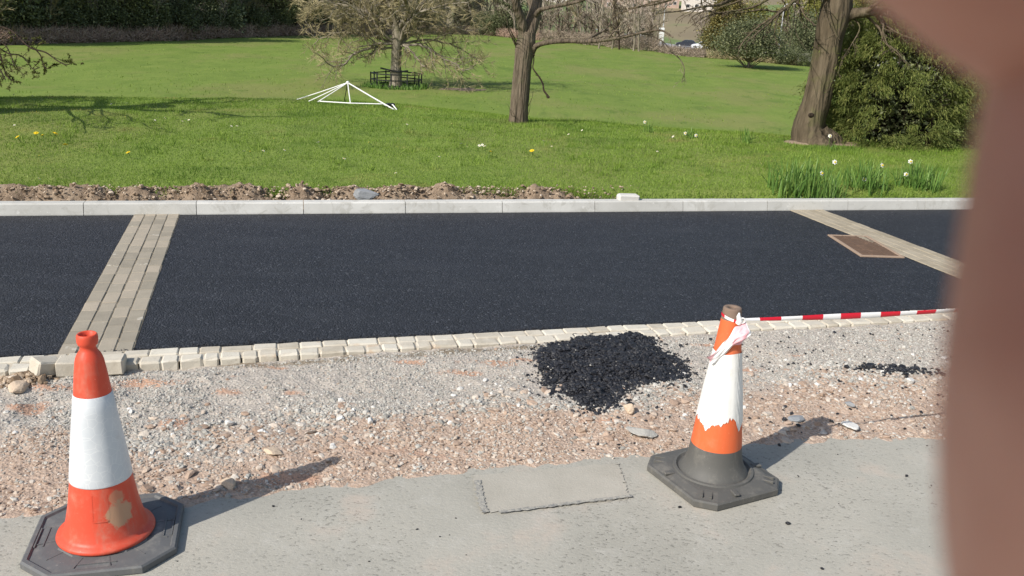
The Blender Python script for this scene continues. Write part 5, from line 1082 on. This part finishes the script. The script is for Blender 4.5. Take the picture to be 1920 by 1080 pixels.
# ---------------------------------------------------------------- background trees
def proto_bare(name, h, seed, twm, trm, spread=.45, ntw=9, n0=10, r0=.16, tr=.022, lean=0):
    root = empty(name); T, C_ = MB(), MB(); pts = walk((0, 0, -.2), (lean, 0, 1), h * .62, 7, .07, .05); rad = np.linspace(r0, r0 * .45, 8); tube(T, pts, rad, 8, lump=.1)
    P = dict(wig=.2, trop=[.05, .05, .04], n=[n0, 5, 4], ang=spread, lr=.5, rr=.55, tr=tr, tw=ntw, ttrop=.25, u0=.08 if h < 8 else .16, tspread=.55); grow(T, C_, pts, rad, h * .62, 0, 2, P)
    T.build('trunk', trm, root, smooth=True); C_.build('crown', twm, root); return root
def proto_leafy(name, h, rx, m_leaf, trm, n, size, shape='column', base=.02, ncl=70, stems=True):
    root = empty(name); T = MB(); pts = walk((0, 0, -.2), (0, 0, 1), h * .9, 6, .05, .05); tube(T, pts, np.linspace(.22, .05, 7), 7, lump=.1)
    LV = MB(); per = n // ncl; P_ = []
    for i in range(ncl):
        f = rng.random(); a_ = rng.random() * 6.28
        if shape == 'column': rr = rx * (.55 + .45 * rng.random()) * (1 - .35 * f)
        elif shape == 'dome': rr = rx * math.sqrt(max(.02, 1 - f ** 2.2)) * (.45 + .6 * rng.random())
        elif shape == 'round': rr = rx * math.sqrt(max(.05, 1 - (2 * f - 1) ** 2)) * (.7 + .35 * rng.random())
        else: rr = rx * (1 - f) ** .8 * (.75 + .3 * rng.random())
        c_ = np.array([rr * math.cos(a_), rr * math.sin(a_), h * (base + (1 - base) * f)]); s_ = rx * rng.uniform(.16, .34)
        P_.append(c_ + rng.normal(0, 1, (per, 3)) * s_ * np.array([1, 1, .75]))
        if stems and rng.random() < .5: tube(T, [pts[int(f * 5)], (pts[int(f * 5)] + c_) / 2 + [0, 0, .2], c_], [.06, .04, .02], 4, cap=False)
    P_ = np.concatenate(P_); P_ = P_[P_[:, 2] > (1.25 if base > .3 else .05)]; leafcloud(LV, P_, size * rng.uniform(.6, 1.4, len(P_)), ratio=.7)
    T.build('trunk', trm, root, smooth=True); LV.build('crown', m_leaf, root); return root
protos = dict(bare=proto_bare('bare_tree', 13, 1, M_TWIGP, M_BARKG), pale=proto_bare('pale_bare_tree', 12, 2, M_TWIG, M_BARKG, .55, 10, 10), dark=proto_bare('dark_bare_tree', 12, 3, M_TWIGR, M_BARKD, .5, 9, 9),
              ivy=proto_leafy('ivy_clad_tree', 12, 2.1, M_IVY, M_BARKG, 13000, .26), olive=proto_leafy('olive_leafed_tree', 11, 2.9, M_IVY2, M_BARKG, 13000, .26, 'round', .05, 90), shrub=proto_leafy('evergreen_shrub', 4.2, 2.4, M_SHRB, M_BARKD, 7000, .22, 'round', 0.0, 60, False), thick=proto_bare('brown_thicket', 5.5, 4, M_TWIGB, M_BARKD, .75, 12, 16, .09, .012),
              ever=proto_leafy('round_evergreen_tree', 4.7, 3.5, M_EVER, M_BARKG, 22000, .20, 'dome', .34, 190), conif=proto_leafy('golden_conifer', 6.2, 1.7, M_CONIF, M_BARKD, 9000, .22, 'cone', .04, 90), spring=proto_leafy('yellow_green_tree', 7, 3.2, M_SPRING, M_BARKG, 9000, .3, 'round', .1, 90))
used = set()
LAB = dict(bare=('tall leafless brown tree in the wood', 'bare tree'), pale=('leafless tree with pale olive twigs in the wood', 'bare tree'), dark=('dark leafless tree in the shade of the wood', 'bare tree'), ivy=('tall dark ivy-clad tree in the wood', 'ivy tree'), olive=('broad olive green tree in the wood', 'tree'), shrub=('dark evergreen shrub under the wood', 'shrub'), thick=('brown twiggy thicket at the field edge', 'thicket'), ever=('round evergreen tree', 'tree'), conif=('golden conifer', 'conifer'), spring=('yellow-green tree on the far slope', 'tree'))
NAMES = dict(thick='twiggy thicket', shrub='evergreen shrubs')
def plant(kind, x, y, s=1.0, label=None, group=None, rz=None, sz=1.0):
    src = protos[kind]; o = src if kind not in used else copy_tree(src); used.add(kind)
    o.location = (x, y, float(Zt(x, y))); o.rotation_euler = (0, 0, rng.random() * 6.28 if rz is None else rz); o.scale = (s, s, s * sz); lb, ct = LAB[kind]
    o['label'] = label or lb; o['category'] = ct
    if group: o['group'] = group
    elif 'group' in o: del o['group']
    return o
def along(px, back=0.0):
    """point behind the field edge in the direction of photo column px"""
    d = F_PX * FWD + (px - 960) * RGT + (540 - 70) * UPV; u = d[:2] / np.linalg.norm(d[:2]); r = float(edgeY(u[0], u[1])); return u * (r + back)
for i in range(18):
    kd_ = ('bare', 'pale', 'thick')[i % 3]; p = along(-70 + i * 40 + rng.uniform(-10, 10), 3.2 + rng.uniform(0, 1)); plant(kd_, p[0], p[1], .8 + .3 * rng.random(), LAB[kd_][0].replace(' in the wood', '').replace(' at the field edge', '') + ' standing at the front of the left wood', 'bare trees at the front of the left wood, ' + kd_ + ' kind')
GW = 'trees of the wood beyond the left side of the field'
seqL = 'olive bare dark ivy bare olive pale bare olive ivy bare pale pale ivy bare pale olive bare ivy dark'.split()
for i, kd_ in enumerate(seqL):
    p = along(-60 + i * 36 + rng.uniform(-8, 8), 4.5 + rng.uniform(0, 2.5)); sc_ = np.linalg.norm(p) / 95
    plant(kd_, p[0], p[1], (.85 + .25 * rng.random()) * max(.8, min(1.25, sc_)), LAB[kd_][0] + ' beyond the left of the field', GW + ', ' + kd_ + ' kind')
for i in range(17):
    kd_ = ('pale', 'bare', 'olive', 'bare')[i % 4]; p = along(-90 + i * 45 + rng.uniform(-12, 12), 11 + rng.uniform(0, 5)); plant(kd_, p[0], p[1], 1.05 + .3 * rng.random(), LAB[kd_][0] + ' beyond the left of the field', GW + ', ' + kd_ + ' kind')
for i in range(16):
    p = along(-70 + i * 45 + rng.uniform(-14, 14), 3.6 + rng.uniform(0, 1.5)); plant('shrub', p[0], p[1], .55 + .35 * rng.random(), 'dark evergreen shrub under the wood left of the field', 'evergreen shrubs under the left wood', sz=1.1)
for i in range(16):   # second, closed screen of evergreen
    p = along(-80 + i * 48 + rng.uniform(-14, 14), 17 + rng.uniform(0, 4)); plant('ivy', p[0], p[1], 1.3 + .3 * rng.random(), LAB['ivy'][0] + ' beyond the left of the field', GW + ', ivy kind')
# brown trees behind the fenced tree
for i, px_ in enumerate((628, 655, 690, 722, 760, 800, 835, 862, 890, 915, 935, 965)):
    kd_ = ('bare', 'thick', 'dark', 'bare', 'pale', 'thick', 'bare', 'thick', 'bare', 'bare', 'thick', 'bare')[i]; p = along(px_, 4 + rng.uniform(0, 3)); plant(kd_, p[0], p[1], (1.25 if kd_ == 'thick' else 1.05) + .2 * rng.random(), LAB[kd_][0] + ' behind the fenced tree', 'growth behind the fenced tree, ' + kd_ + ' kind')
for i, px_ in enumerate((640, 700, 750, 790, 850, 880, 925, 950)):
    p = along(px_, 9 + rng.uniform(0, 4)); kd_ = ('dark', 'ivy', 'bare', 'ivy')[i % 4]; plant(kd_, p[0], p[1], 1.2 + .2 * rng.random(), LAB[kd_][0] + ' behind the fenced tree', 'growth behind the fenced tree, ' + kd_ + ' kind')
for px_ in (912, 930): p = along(px_, 2.5); plant('shrub', p[0], p[1], .8, 'dark evergreen shrub at the field edge left of the rough-barked tree', 'evergreen shrubs by the rough-barked tree')
# bare trees in front of the houses, right of the middle trunk
for i, (px_, bk, kd_, s_) in enumerate(((1012, 6, 'thick', 1.1), (1030, 9, 'bare', .95), (1052, 4, 'thick', 1.1), (1075, 7, 'thick', 1.0), (1092, 12, 'pale', .9), (1108, 5, 'thick', .9), (1124, -3, 'bare', .85), (1149, -1, 'pale', .8), (1163, -2, 'dark', .8), (1190, -1, 'bare', .95), (1200, -.5, 'bare', .9), (1222, 10, 'thick', 1.0), (1232, 14, 'bare', .9), (1175, 12, 'thick', 1.1), (1246, 9, 'thick', .4), (1140, 16, 'thick', 1.3))):
    p = along(px_, bk); plant(kd_, p[0], p[1], s_, LAB[kd_][0].replace(' in the wood', '').replace(' in the shade of the wood', '') + ' between the field and the houses', 'bare growth in front of the houses, ' + kd_ + ' kind')
for i in range(44):
    px_ = 985 + i * 5.9 + rng.uniform(-5, 5) + (95 if i > 40 else 0); kd_ = ('bare', 'thick', 'pale', 'bare', 'thick', 'dark')[i % 6]; p = along(px_, rng.uniform(12, 70) + (45 if px_ > 1250 else 0)); plant(kd_, p[0], p[1], rng.uniform(.75, 1.15) * (1.5 if kd_ == 'thick' else 1), LAB[kd_][0].replace(' in the wood', '').replace(' in the shade of the wood', '').replace(' at the field edge', '') + ' rising before the houses', 'bare trees rising before the houses, ' + kd_ + ' kind')
plant('olive', -12.2, 11.5, .47, 'broad green tree outside the left of the frame shading the lawn')
# evergreen with the short trunk in the right of the field
p = at(1403, 127, -2.9); plant('ever', p[0], p[1], .84, 'round dark evergreen tree with short trunk standing at the right of the field', rz=.3); p = along(1345, 6); plant('conif', p[0], p[1], 1.05, 'golden brown conifer left of the round evergreen tree'); p = along(1372, 16); plant('conif', p[0], p[1], 1.15, 'second golden conifer just behind the round evergreen tree')
for px_, bk, kd_, s_, lb in ((1352, 12, 'shrub', .9, 'dark evergreen shrub at the foot of the golden conifer'), (1470, 22, 'thick', 1.2, 'brown thicket behind the far road right of the round evergreen'), (1492, 26, 'bare', .8, 'small leafless tree by the right street lamp'), (1512, 24, 'shrub', 1.3, 'dark evergreen shrub by the far board fence'), (1528, 20, 'shrub', 1.1, 'dark shrub just left of the leaning trunk'), (1478, 1.0, 'shrub', .42, 'low dark bush on the field edge before the far wall'), (1500, .5, 'shrub', .38, 'low dark bush second from the left before the far wall'), (1520, .2, 'shrub', .33, 'low dark bush right before the far wall'), (1620, 30, 'thick', 1.8, 'brown thicket right of the leaning trunk'), (1600, 22, 'thick', 1.4, 'low brown thicket seen past the leaning trunk'), (1650, 26, 'spring', .7, 'yellow-green tree behind the conifer bush'), (1680, 30, 'thick', 1.6, 'brown thicket behind the conifer bush'), (1730, 26, 'spring', .9, 'larger yellow-green tree behind the conifer bush'), (1790, 24, 'olive', .7, 'olive green tree behind the conifer bush'), (1850, 24, 'olive', .8, 'olive green tree hidden behind the fingers'), (1500, 110, 'spring', 1.6, 'yellow-green tree on the slope behind the right street lamp'), (1530, 95, 'spring', 1.3, 'yellow-green tree on the slope left of the leaning trunk'), (1410, 130, 'spring', 1.3, 'yellow-green tree on the slope above the round evergreen'), (1375, 150, 'spring', 1.2, 'yellow-green tree on the slope above the golden conifer')):
    p = along(px_, bk); plant(kd_, p[0], p[1], s_, lb)
for i in range(46):   # hillside trees
    px_ = rng.uniform(980, 1900); bk = rng.uniform(190, 520); kd_ = ('bare', 'thick', 'dark', 'spring', 'pale', 'shrub')[i % 6]; p = along(px_, bk); plant(kd_, p[0], p[1], rng.uniform(.9, 1.5), LAB[kd_][0].replace(' in the wood', '').replace(' in the shade of the wood', '').replace(' under the wood', '').replace(' at the field edge', '').replace(' on the far slope', '') + ' on the far hillside', 'far hillside trees, ' + kd_ + ' kind')

# bramble bank along the left edge of the field, one tangled mass
mb = MB(); n = 30000; pxs = rng.uniform(-160, 1010, n); bk = rng.uniform(.2, 3.6, n); dirs = F_PX * FWD[None] + (pxs - 960)[:, None] * RGT[None] + 470 * UPV[None]; u = dirs[:, :2] / np.linalg.norm(dirs[:, :2], axis=1)[:, None]; r = edgeY(u[:, 0], u[:, 1]) + bk
x, y = u[:, 0] * r, u[:, 1] * r; hmax = (.55 + 1.1 * fbm(x * .25, y * .25, 91)) * smst(bk / 1.2 + .3); z = Zt(x, y) + rng.random(n) * hmax
spikes(mb, np.column_stack([x, y, z]), rvec(n) + np.array([0, 0, .5]), rng.uniform(.3, .9, n), rng.uniform(.014, .03, n)); tag(mb.build('bramble_bank', M_BRAM), 'reddish brown tangle of brambles along the far left edge of the field', 'brambles', kind='stuff')
mb = MB(); n = 9000; pxs = rng.uniform(1010, 1330, n); bk = rng.uniform(2, 9, n); dirs = F_PX * FWD[None] + (pxs - 960)[:, None] * RGT[None] + 470 * UPV[None]; u = dirs[:, :2] / np.linalg.norm(dirs[:, :2], axis=1)[:, None]; r = edgeY(u[:, 0], u[:, 1]) + bk
x, y = u[:, 0] * r, u[:, 1] * r; z = Zt(x, y) + rng.random(n) * (1.1 + .7 * fbm(x * .3, y * .3, 92)) * np.where(pxs > 1238, .38, 1); spikes(mb, np.column_stack([x, y, z]), rvec(n) + np.array([0, 0, .6]), rng.uniform(.4, 1.0, n), rng.uniform(.014, .03, n)); tag(mb.build('brown_hedge', M_TWIGB), 'brown leafless hedge along the far right edge of the field', 'hedge')
mb = MB(); n = 5000; pxs = rng.uniform(1330, 1500, n); bk = rng.uniform(.5, 3, n); dirs = F_PX * FWD[None] + (pxs - 960)[:, None] * RGT[None] + 470 * UPV[None]; u = dirs[:, :2] / np.linalg.norm(dirs[:, :2], axis=1)[:, None]; r = edgeY(u[:, 0], u[:, 1]) + bk
x, y = u[:, 0] * r, u[:, 1] * r; z = Zt(x, y) + rng.random(n) * .7; spikes(mb, np.column_stack([x, y, z]), rvec(n) + np.array([0, 0, .9]), rng.uniform(.3, .6, n), rng.uniform(.012, .025, n)); tag(mb.build('dry_grass_bank', M_TWIG), 'straw coloured dry stalks at the field edge before the far road', 'dry grass', kind='stuff')

# ---------------------------------------------------------------- far road, wall, cars, lamps, houses
def ray_dir(px): d = F_PX * FWD + (px - 960) * RGT + 470 * UPV; return d[:2] / np.linalg.norm(d[:2])
pts = np.array([ray_dir(px_) * r for px_, r in ((1120, 236), (1180, 222), (1240, 205), (1290, 190), (1330, 170), (1380, 148), (1430, 134), (1490, 126), (1560, 122), (1650, 120), (1800, 120))]); pts = smoothpath(np.column_stack([pts, np.zeros(len(pts))]), 6)[:, :2]
tg = np.gradient(pts, axis=0); tg /= np.linalg.norm(tg, axis=1)[:, None]; nn = np.stack([-tg[:, 1], tg[:, 0]], 1); V = []
for i in range(len(pts)):
    for s_ in (-4, -1.3, 1.3, 4): p = pts[i] + nn[i] * s_; V.append([p[0], p[1], float(Zt(*pts[i])) + .22])
m_ = mesh_obj('far_road', V, grid(4, len(pts)), M_FARROAD); tag(m_, kind='structure'); ROADP, ROADT, ROADN = pts, tg, nn
# low pale wall on the near side of the far road
mb = MB(); near = []
for i in range(len(pts)): 
    p = pts[i] + nn[i] * (-4.6 if (pts[i] + nn[i] * -4.6) @ (pts[i] + nn[i] * -4.6) < pts[i] @ pts[i] else 4.6); near.append(p)
near = np.array(near); sel = [i for i in range(len(near)) if np.arctan2(near[i][0], near[i][1]) > np.arctan2(*ray_dir(1385))]
for i0, i1 in zip(sel[:-1], sel[1:]):
    a_, b_ = near[i0], near[i1]; za, zb = float(Zt(*a_)), float(Zt(*b_)); d = (b_ - a_) / np.linalg.norm(b_ - a_); nq = np.array([-d[1], d[0]]) * .15; hq = .95
    V = [[*(a_ - nq), za - .3], [*(b_ - nq), zb - .3], [*(b_ + nq), zb - .3], [*(a_ + nq), za - .3], [*(a_ - nq), za + hq], [*(b_ - nq), zb + hq], [*(b_ + nq), zb + hq], [*(a_ + nq), za + hq]]; mb.add(V, [[0, 1, 5, 4], [1, 2, 6, 5], [2, 3, 7, 6], [3, 0, 4, 7], [4, 5, 6, 7]])
tag(mb.build('roadside_wall', M_WALLS), 'low pale stone wall beside the far road on the right', 'wall')
mb = MB(); q0, q1 = ray_dir(1478) * 140, ray_dir(1545) * 134
for i in range(34):
    f = i / 34; p = q0 + (q1 - q0) * f; d = (q1 - q0) / np.linalg.norm(q1 - q0); box(mb, (0, -.03, -.2), (.42, .03, 1.9), rz3(math.atan2(d[1], d[0])), (p[0], p[1], float(Zt(*p))))
tag(mb.build('board_fence', M_WOODF), 'dark wooden board fence beyond the far road by the leaning trunk', 'fence')

def car(name, paint, loc, rz_, label, est=True):
    root = empty(name, loc, rz_); tag(root, label, 'car'); mb = MB()
    prof = [(-2.1, .35), (-2.15, .75), (-2.05, .98), (-1.75, 1.05), (-1.45, 1.42), (-.9, 1.50), (.3, 1.48), (.95, 1.08), (1.75, .92), (2.1, .72), (2.15, .40), (2.0, .28), (-2.0, .28)]
    pr_ = np.array(prof); n_ = len(pr_); V = []
    for yy, sc_ in ((-.86, .93), (-.80, 1.0), (.80, 1.0), (.86, .93)):
        inset = np.where(pr_[:, 1] > 1.0, 1 - (pr_[:, 1] - 1.0) * .35, 1); V.append(np.column_stack([pr_[:, 0] * (1 - (1 - sc_) * .3), yy * inset, .28 + (pr_[:, 1] - .28) * (sc_ * .5 + .5)]))
    V = np.concatenate(V); j = np.arange(n_); F = np.concatenate([np.stack([i * n_ + j, i * n_ + (j + 1) % n_, (i + 1) * n_ + (j + 1) % n_, (i + 1) * n_ + j], 1) for i in range(3)]); mb.add(V, F)
    mb.add(V[:n_], [list(range(n_))]); mb.add(V[-n_:], [list(range(n_))[::-1]]); mb.build('body', paint, root)
    for s_ in (-1, 1):
        mb = MB(); V = [[-1.5, s_ * .84, 1.02], [.82, s_ * .85, 1.02], [.28, s_ * .735, 1.41], [-1.3, s_ * .735, 1.40]]; V2 = [[x, y + s_ * .02, z] for x, y, z in V]; mb.add(V + V2, [[0, 1, 2, 3], [4, 5, 6, 7], [0, 1, 5, 4], [1, 2, 6, 5], [2, 3, 7, 6], [3, 0, 4, 7]]); mb.build('side_window', M_GLASS, root)
    mb = MB(); V = [[.34, -.66, 1.475], [.34, .66, 1.475], [.93, .74, 1.115], [.93, -.74, 1.115]]; mb.add(V + [[x + .03, y, z + .02] for x, y, z in V], [[0, 1, 2, 3], [4, 5, 6, 7], [0, 1, 5, 4], [1, 2, 6, 5], [2, 3, 7, 6], [3, 0, 4, 7]]); mb.build('windscreen', M_GLASS, root)
    for sx in (-1.35, 1.35):
        for s_ in (-1, 1):
            mb = MB(); c_ = np.array([sx, s_ * .80, .32]); a_ = np.linspace(0, 2 * math.pi, 17)[:-1]
            tube(mb, [c_ - [0, .1, 0], c_ + [0, .1, 0]], .32, 16); w_ = mb.build('tyre', M_TYRE, root, smooth=False); mb = MB(); tube(mb, [c_ - [0, .105, 0], c_ + [0, .105, 0]], .19, 12); mb.build('rim', M_GALV, w_)
    for s_ in (-1, 1): mb = MB(); box(mb, (2.05, s_ * .62 - .16, .62), (2.14, s_ * .62 + .16, .76), bev=.02); mb.build('headlight', M_LAMP, root)
    return root
def on_road(px_, side=0):
    a = np.arctan2(ROADP[:, 0], ROADP[:, 1]); t_ = np.arctan2(*ray_dir(px_)); i = int(np.argmin(abs(a - t_))); p = ROADP[i] + ROADN[i] * side; return (p[0], p[1], float(Zt(*ROADP[i])) + .22), math.atan2(ROADT[i][1], ROADT[i][0])
for nm, pt, px_, lb in (('parked_car', M_CARW, 1301, 'white car on the far road between the trees'), ('parked_car', M_CARD, 1277, 'dark car directly behind the white one on the far road'), ('parked_van', M_CARW, 1181, 'white vehicle seen through the bare trees on the far road')):
    l_, r_ = on_road(px_, 1.5); l_ = list(l_); car(nm, pt, l_, math.radians(172) if px_ != 1181 else math.radians(10), lb)
def street_lamp(px_, dist, h, label, arm=1.2, box_=False):
    d = ray_dir(px_) * dist; z = float(Zt(*d)); root = empty('street_lamp', (d[0], d[1], z)); tag(root, label, 'street lamp', 'street lamps by the far road'); mb = MB()
    tube(mb, [(0, 0, -.2), (0, 0, 1.4), (0, 0, h)], [.13, .12, .07], 8); mb.build('post', M_GALV, root)
    mb = MB(); tube(mb, smoothpath([(0, 0, h - .05), (.25, 0, h + .35), (arm, 0, h + .5)], 4), .06, 6); mb.build('arm', M_GALV, root)
    mb = MB(); box(mb, (arm - .1, -.16, h + .42), (arm + .75, .16, h + .58), bev=.04); mb.build('lantern', M_WHMET, root)
street_lamp(1463, 138, 7.0, 'pale street lamp rising left of the leaning trunk'); street_lamp(1242, 225, 8.0, 'slim street lamp beside the small white cabinet', .6)
d = ray_dir(1240) * 222; mb = MB(); box(mb, (-.55, -.4, -.2), (.55, .4, 3.4), None, (0, 0, 0), 0, .05); box(mb, (-.4, -.43, 1.7), (-.05, -.4, 3.0)); box(mb, (.05, -.43, 1.7), (.4, -.4, 3.0)); o = mb.build('roadside_cabinet', M_WHMET); o.location = (d[0], d[1], float(Zt(*d))); tag(o, 'tall white cabinet standing below the slim street lamp', 'cabinet')
d = ray_dir(1655) * 95; z = float(Zt(*d)); root = empty('sign_post', (d[0], d[1], z)); tag(root, 'white post with a horizontal arm seen just left of the conifer bush', 'sign post')
mb = MB(); hq = (atY(1655, 78, d[1]))[2] - z; tube(mb, [(0, 0, -.2), (0, 0, hq)], [.09, .05], 8); mb.build('post', M_WHMET, root); mb = MB(); ha = (atY(1655, 109, d[1]))[2] - z; box(mb, (-.6, -.05, ha - .1), (1.5, .05, ha + .1), bev=.02); mb.build('arm', M_WHMET, root)
for px_, lb in ((1607, 'thin pale stake in the field right of the leaning trunk'),):
    p = at(px_, 150, -2.9); mb = MB(); tube(mb, [(0, 0, -.2), (.02, 0, .7), (0, 0, 1.35)], [.06, .055, .05], 6); o = mb.build('wooden_stake', M_BARKG); o.location = (p[0], p[1], float(Zt(p[0], p[1]))); tag(o, lb, 'stake')

def house(px_, r, w_, d_, h_, rz_, wall, roof, label, dz=0, floors=2):
    p = ray_dir(px_) * r; z = float(Zt(*p)) + dz; root = empty('house', (p[0], p[1], z), rz_); tag(root, label, 'house'); mb = MB(); box(mb, (-w_ / 2, -d_ / 2, -2.5), (w_ / 2, d_ / 2, h_))
    rh = d_ * .32
    for s_ in (-1, 1): mb.add([[s_ * w_ / 2, -d_ / 2, h_], [s_ * w_ / 2, d_ / 2, h_], [s_ * w_ / 2, 0, h_ + rh]], [[0, 1, 2]])
    mb.build('wall', wall, root); mb = MB(); e = .35
    for s_ in (-1, 1):
        V = [[-w_ / 2 - e, s_ * (d_ / 2 + e), h_ - e * .6], [w_ / 2 + e, s_ * (d_ / 2 + e), h_ - e * .6], [w_ / 2 + e, 0, h_ + rh + .05], [-w_ / 2 - e, 0, h_ + rh + .05]]; mb.add(V + [[a, b, c + .18] for a, b, c in V], [[0, 1, 2, 3], [4, 5, 6, 7], [0, 1, 5, 4], [1, 2, 6, 5], [2, 3, 7, 6], [3, 0, 4, 7]])
    rf = mb.build('roof', roof, root); mb = MB(); box(mb, (w_ * .28, -.5, h_ + rh * .4), (w_ * .28 + .9, .4, h_ + rh + 1.3)); mb.build('chimney', M_PINKW, rf)
    nw = max(2, int(w_ / 2.8))
    for f in range(floors):
        for i in range(nw):
            cx_ = -w_ / 2 + w_ * (i + .5) / nw; z0_ = .9 + f * 2.7
            if f == 0 and i == nw // 2: mb = MB(); box(mb, (cx_ - .5, -d_ / 2 - .06, 0), (cx_ + .5, -d_ / 2 - .002, 2.1)); mb.build('door', M_WOODF, root); continue
            mb = MB(); box(mb, (cx_ - .65, -d_ / 2 - .07, z0_), (cx_ + .65, -d_ / 2 - .002, z0_ + 1.25)); wn = mb.build('window', M_WFR, root); mb = MB(); box(mb, (cx_ - .56, -d_ / 2 - .09, z0_ + .09), (cx_ + .56, -d_ / 2 - .072, z0_ + 1.16)); mb.build('pane', M_GLASS, wn)
HS = [(1030, 300, 11, 7, 5.2, .1, M_REND, M_ROOF, 'pale house behind the thicket right of the rough-barked trunk'), (1058, 330, 9, 7, 5, -.1, M_REND, M_ROOFR, 'small pale house second right of the rough-barked trunk'), (1085, 380, 12, 8, 5.4, .15, M_PINKW, M_ROOF, 'pinkish house on the hillside above the thicket'), (1108, 345, 14, 8, 5.5, .05, M_REND, M_ROOFR, 'long pale house on the hillside between thin trunks'), (1140, 400, 12, 8, 5.4, -.1, M_REND, M_ROOF, 'pale house with slate roof above the long one'), (1165, 330, 15, 8, 5.6, .1, M_PINKW, M_ROOF, 'broad pinkish house among the bare trees'), (1195, 410, 12, 8, 5.4, .1, M_REND, M_ROOF, 'pale house high on the slope above the horizontal bough'), (1232, 360, 13, 8, 5.4, 0, M_PINKW, M_ROOFR, 'pinkish house left of the bright one'), (1313, 350, 15, 8, 5.2, -.05, M_REND, M_ROOF, 'bright pale house showing above the white car'), (1275, 400, 18, 9, 5.4, .05, M_REND, M_ROOFR, 'long pale house on the slope above the dark car'), (1350, 420, 12, 8, 5.2, .1, M_PINKW, M_ROOF, 'pinkish house above the golden conifer'), (1695, 175, 11, 7, 4.6, .2, M_REND, M_ROOF, 'grey roofed house glimpsed behind the conifer bush')]
for h_ in HS: house(*h_)

# ---------------------------------------------------------------- the hand over the lens, and an unseen telephone added to shade it
def cp(u, v, w_): return EYE + RGT * u * .001 + UPV * v * .001 + FWD * w_ * .001     # millimetres from the lens
def hand():
    # joints: (u, v, w, radius mm)
    chains = dict(
        arm=[(150, -150, 30, 34), (118, -105, 48, 29), (100, -75, 58, 27), (86, -40, 62, 27), (80, -8, 64, 24), (76, 14, 66, 19)],
        index=[(86, -40, 62, 24), (76, 14, 66, 14), (56, 17, 64, 11.5), (37.5, 21.2, 60, 11), (26.5, 29.6, 58, 10.5), (13, 39.5, 56, 8.6)],
        middle=[(86, -40, 62, 24), (84, 22, 60, 12), (78, 46, 50, 10), (58, 58, 36, 9.2), (36, 60, 26, 8.4), (20, 60, 20, 7)],
        ring=[(86, -40, 62, 24), (92, 18, 52, 12), (92, 44, 36, 9.5), (76, 60, 20, 8.8), (54, 66, 10, 8), (38, 68, 6, 6.6)],
        little=[(86, -40, 62, 22), (98, 6, 44, 10.5), (102, 28, 26, 8.2), (92, 44, 10, 7.4), (76, 52, 2, 6.6), (64, 54, 0, 5.6)],
        thumb=[(86, -40, 62, 24), (62, -44, 62, 17), (44.9, -30, 60, 15.5), (41.2, -12, 59, 14.4), (43.2, 2, 59, 14.0), (45.0, 12, 60, 13.8), (46.3, 23, 62, 12)])
    vs, rs, es, idx = [], [], [], {}
    for nm, ch in chains.items():
        prev = None
        for q in ch:
            key = q[:3]
            if key not in idx: idx[key] = len(vs); vs.append(cp(*key)); rs.append(q[3] * .001)
            if prev is not None and (prev, idx[key]) not in es: es.append((prev, idx[key]))
            prev = idx[key]
    me = bpy.data.meshes.new('hand'); me.from_pydata([tuple(v) for v in vs], es, []); o = bpy.data.objects.new('hand', me); link(o)
    sm = o.modifiers.new('skin', 'SKIN'); ss = o.modifiers.new('sub', 'SUBSURF'); ss.levels = ss.render_levels = 3
    for i, r_ in enumerate(rs): me.skin_vertices[0].data[i].radius = (r_, r_)
    me.skin_vertices[0].data[idx[(86, -40, 62)]].use_root = True; me.materials.append(M_SKIN)
    dg = bpy.context.evaluated_depsgraph_get(); ev = o.evaluated_get(dg); m2 = bpy.data.meshes.new_from_object(ev); m2.name = 'hand'; o.modifiers.clear(); o.data = m2
    if not m2.materials: m2.materials.append(M_SKIN)
    m2.polygons.foreach_set('use_smooth', np.full(len(m2.polygons), True)); return o
ho = hand(); tag(ho, 'blurred brown hand with finger and thumb covering the right edge of the view', 'hand')
ph_ = MB(); box(ph_, (-.125, -.012, -.0115), (.024, .064, -.0035), None, (0, 0, 0), 0, .003)  # phone slab out of view, placed and enlarged to block sun from the hand
MM = np.column_stack([RGT, UPV, -FWD]); o = ph_.build('phone', M_PHONE); o.matrix_world = Matrix([[*MM[0], EYE[0]], [*MM[1], EYE[1]], [*MM[2], EYE[2]], [0, 0, 0, 1]])
o.location = EYE + FWD * -.0095 + FWD * .0
tag(o, 'thin black phone out of view behind the lens, added to shade the hand', 'phone')
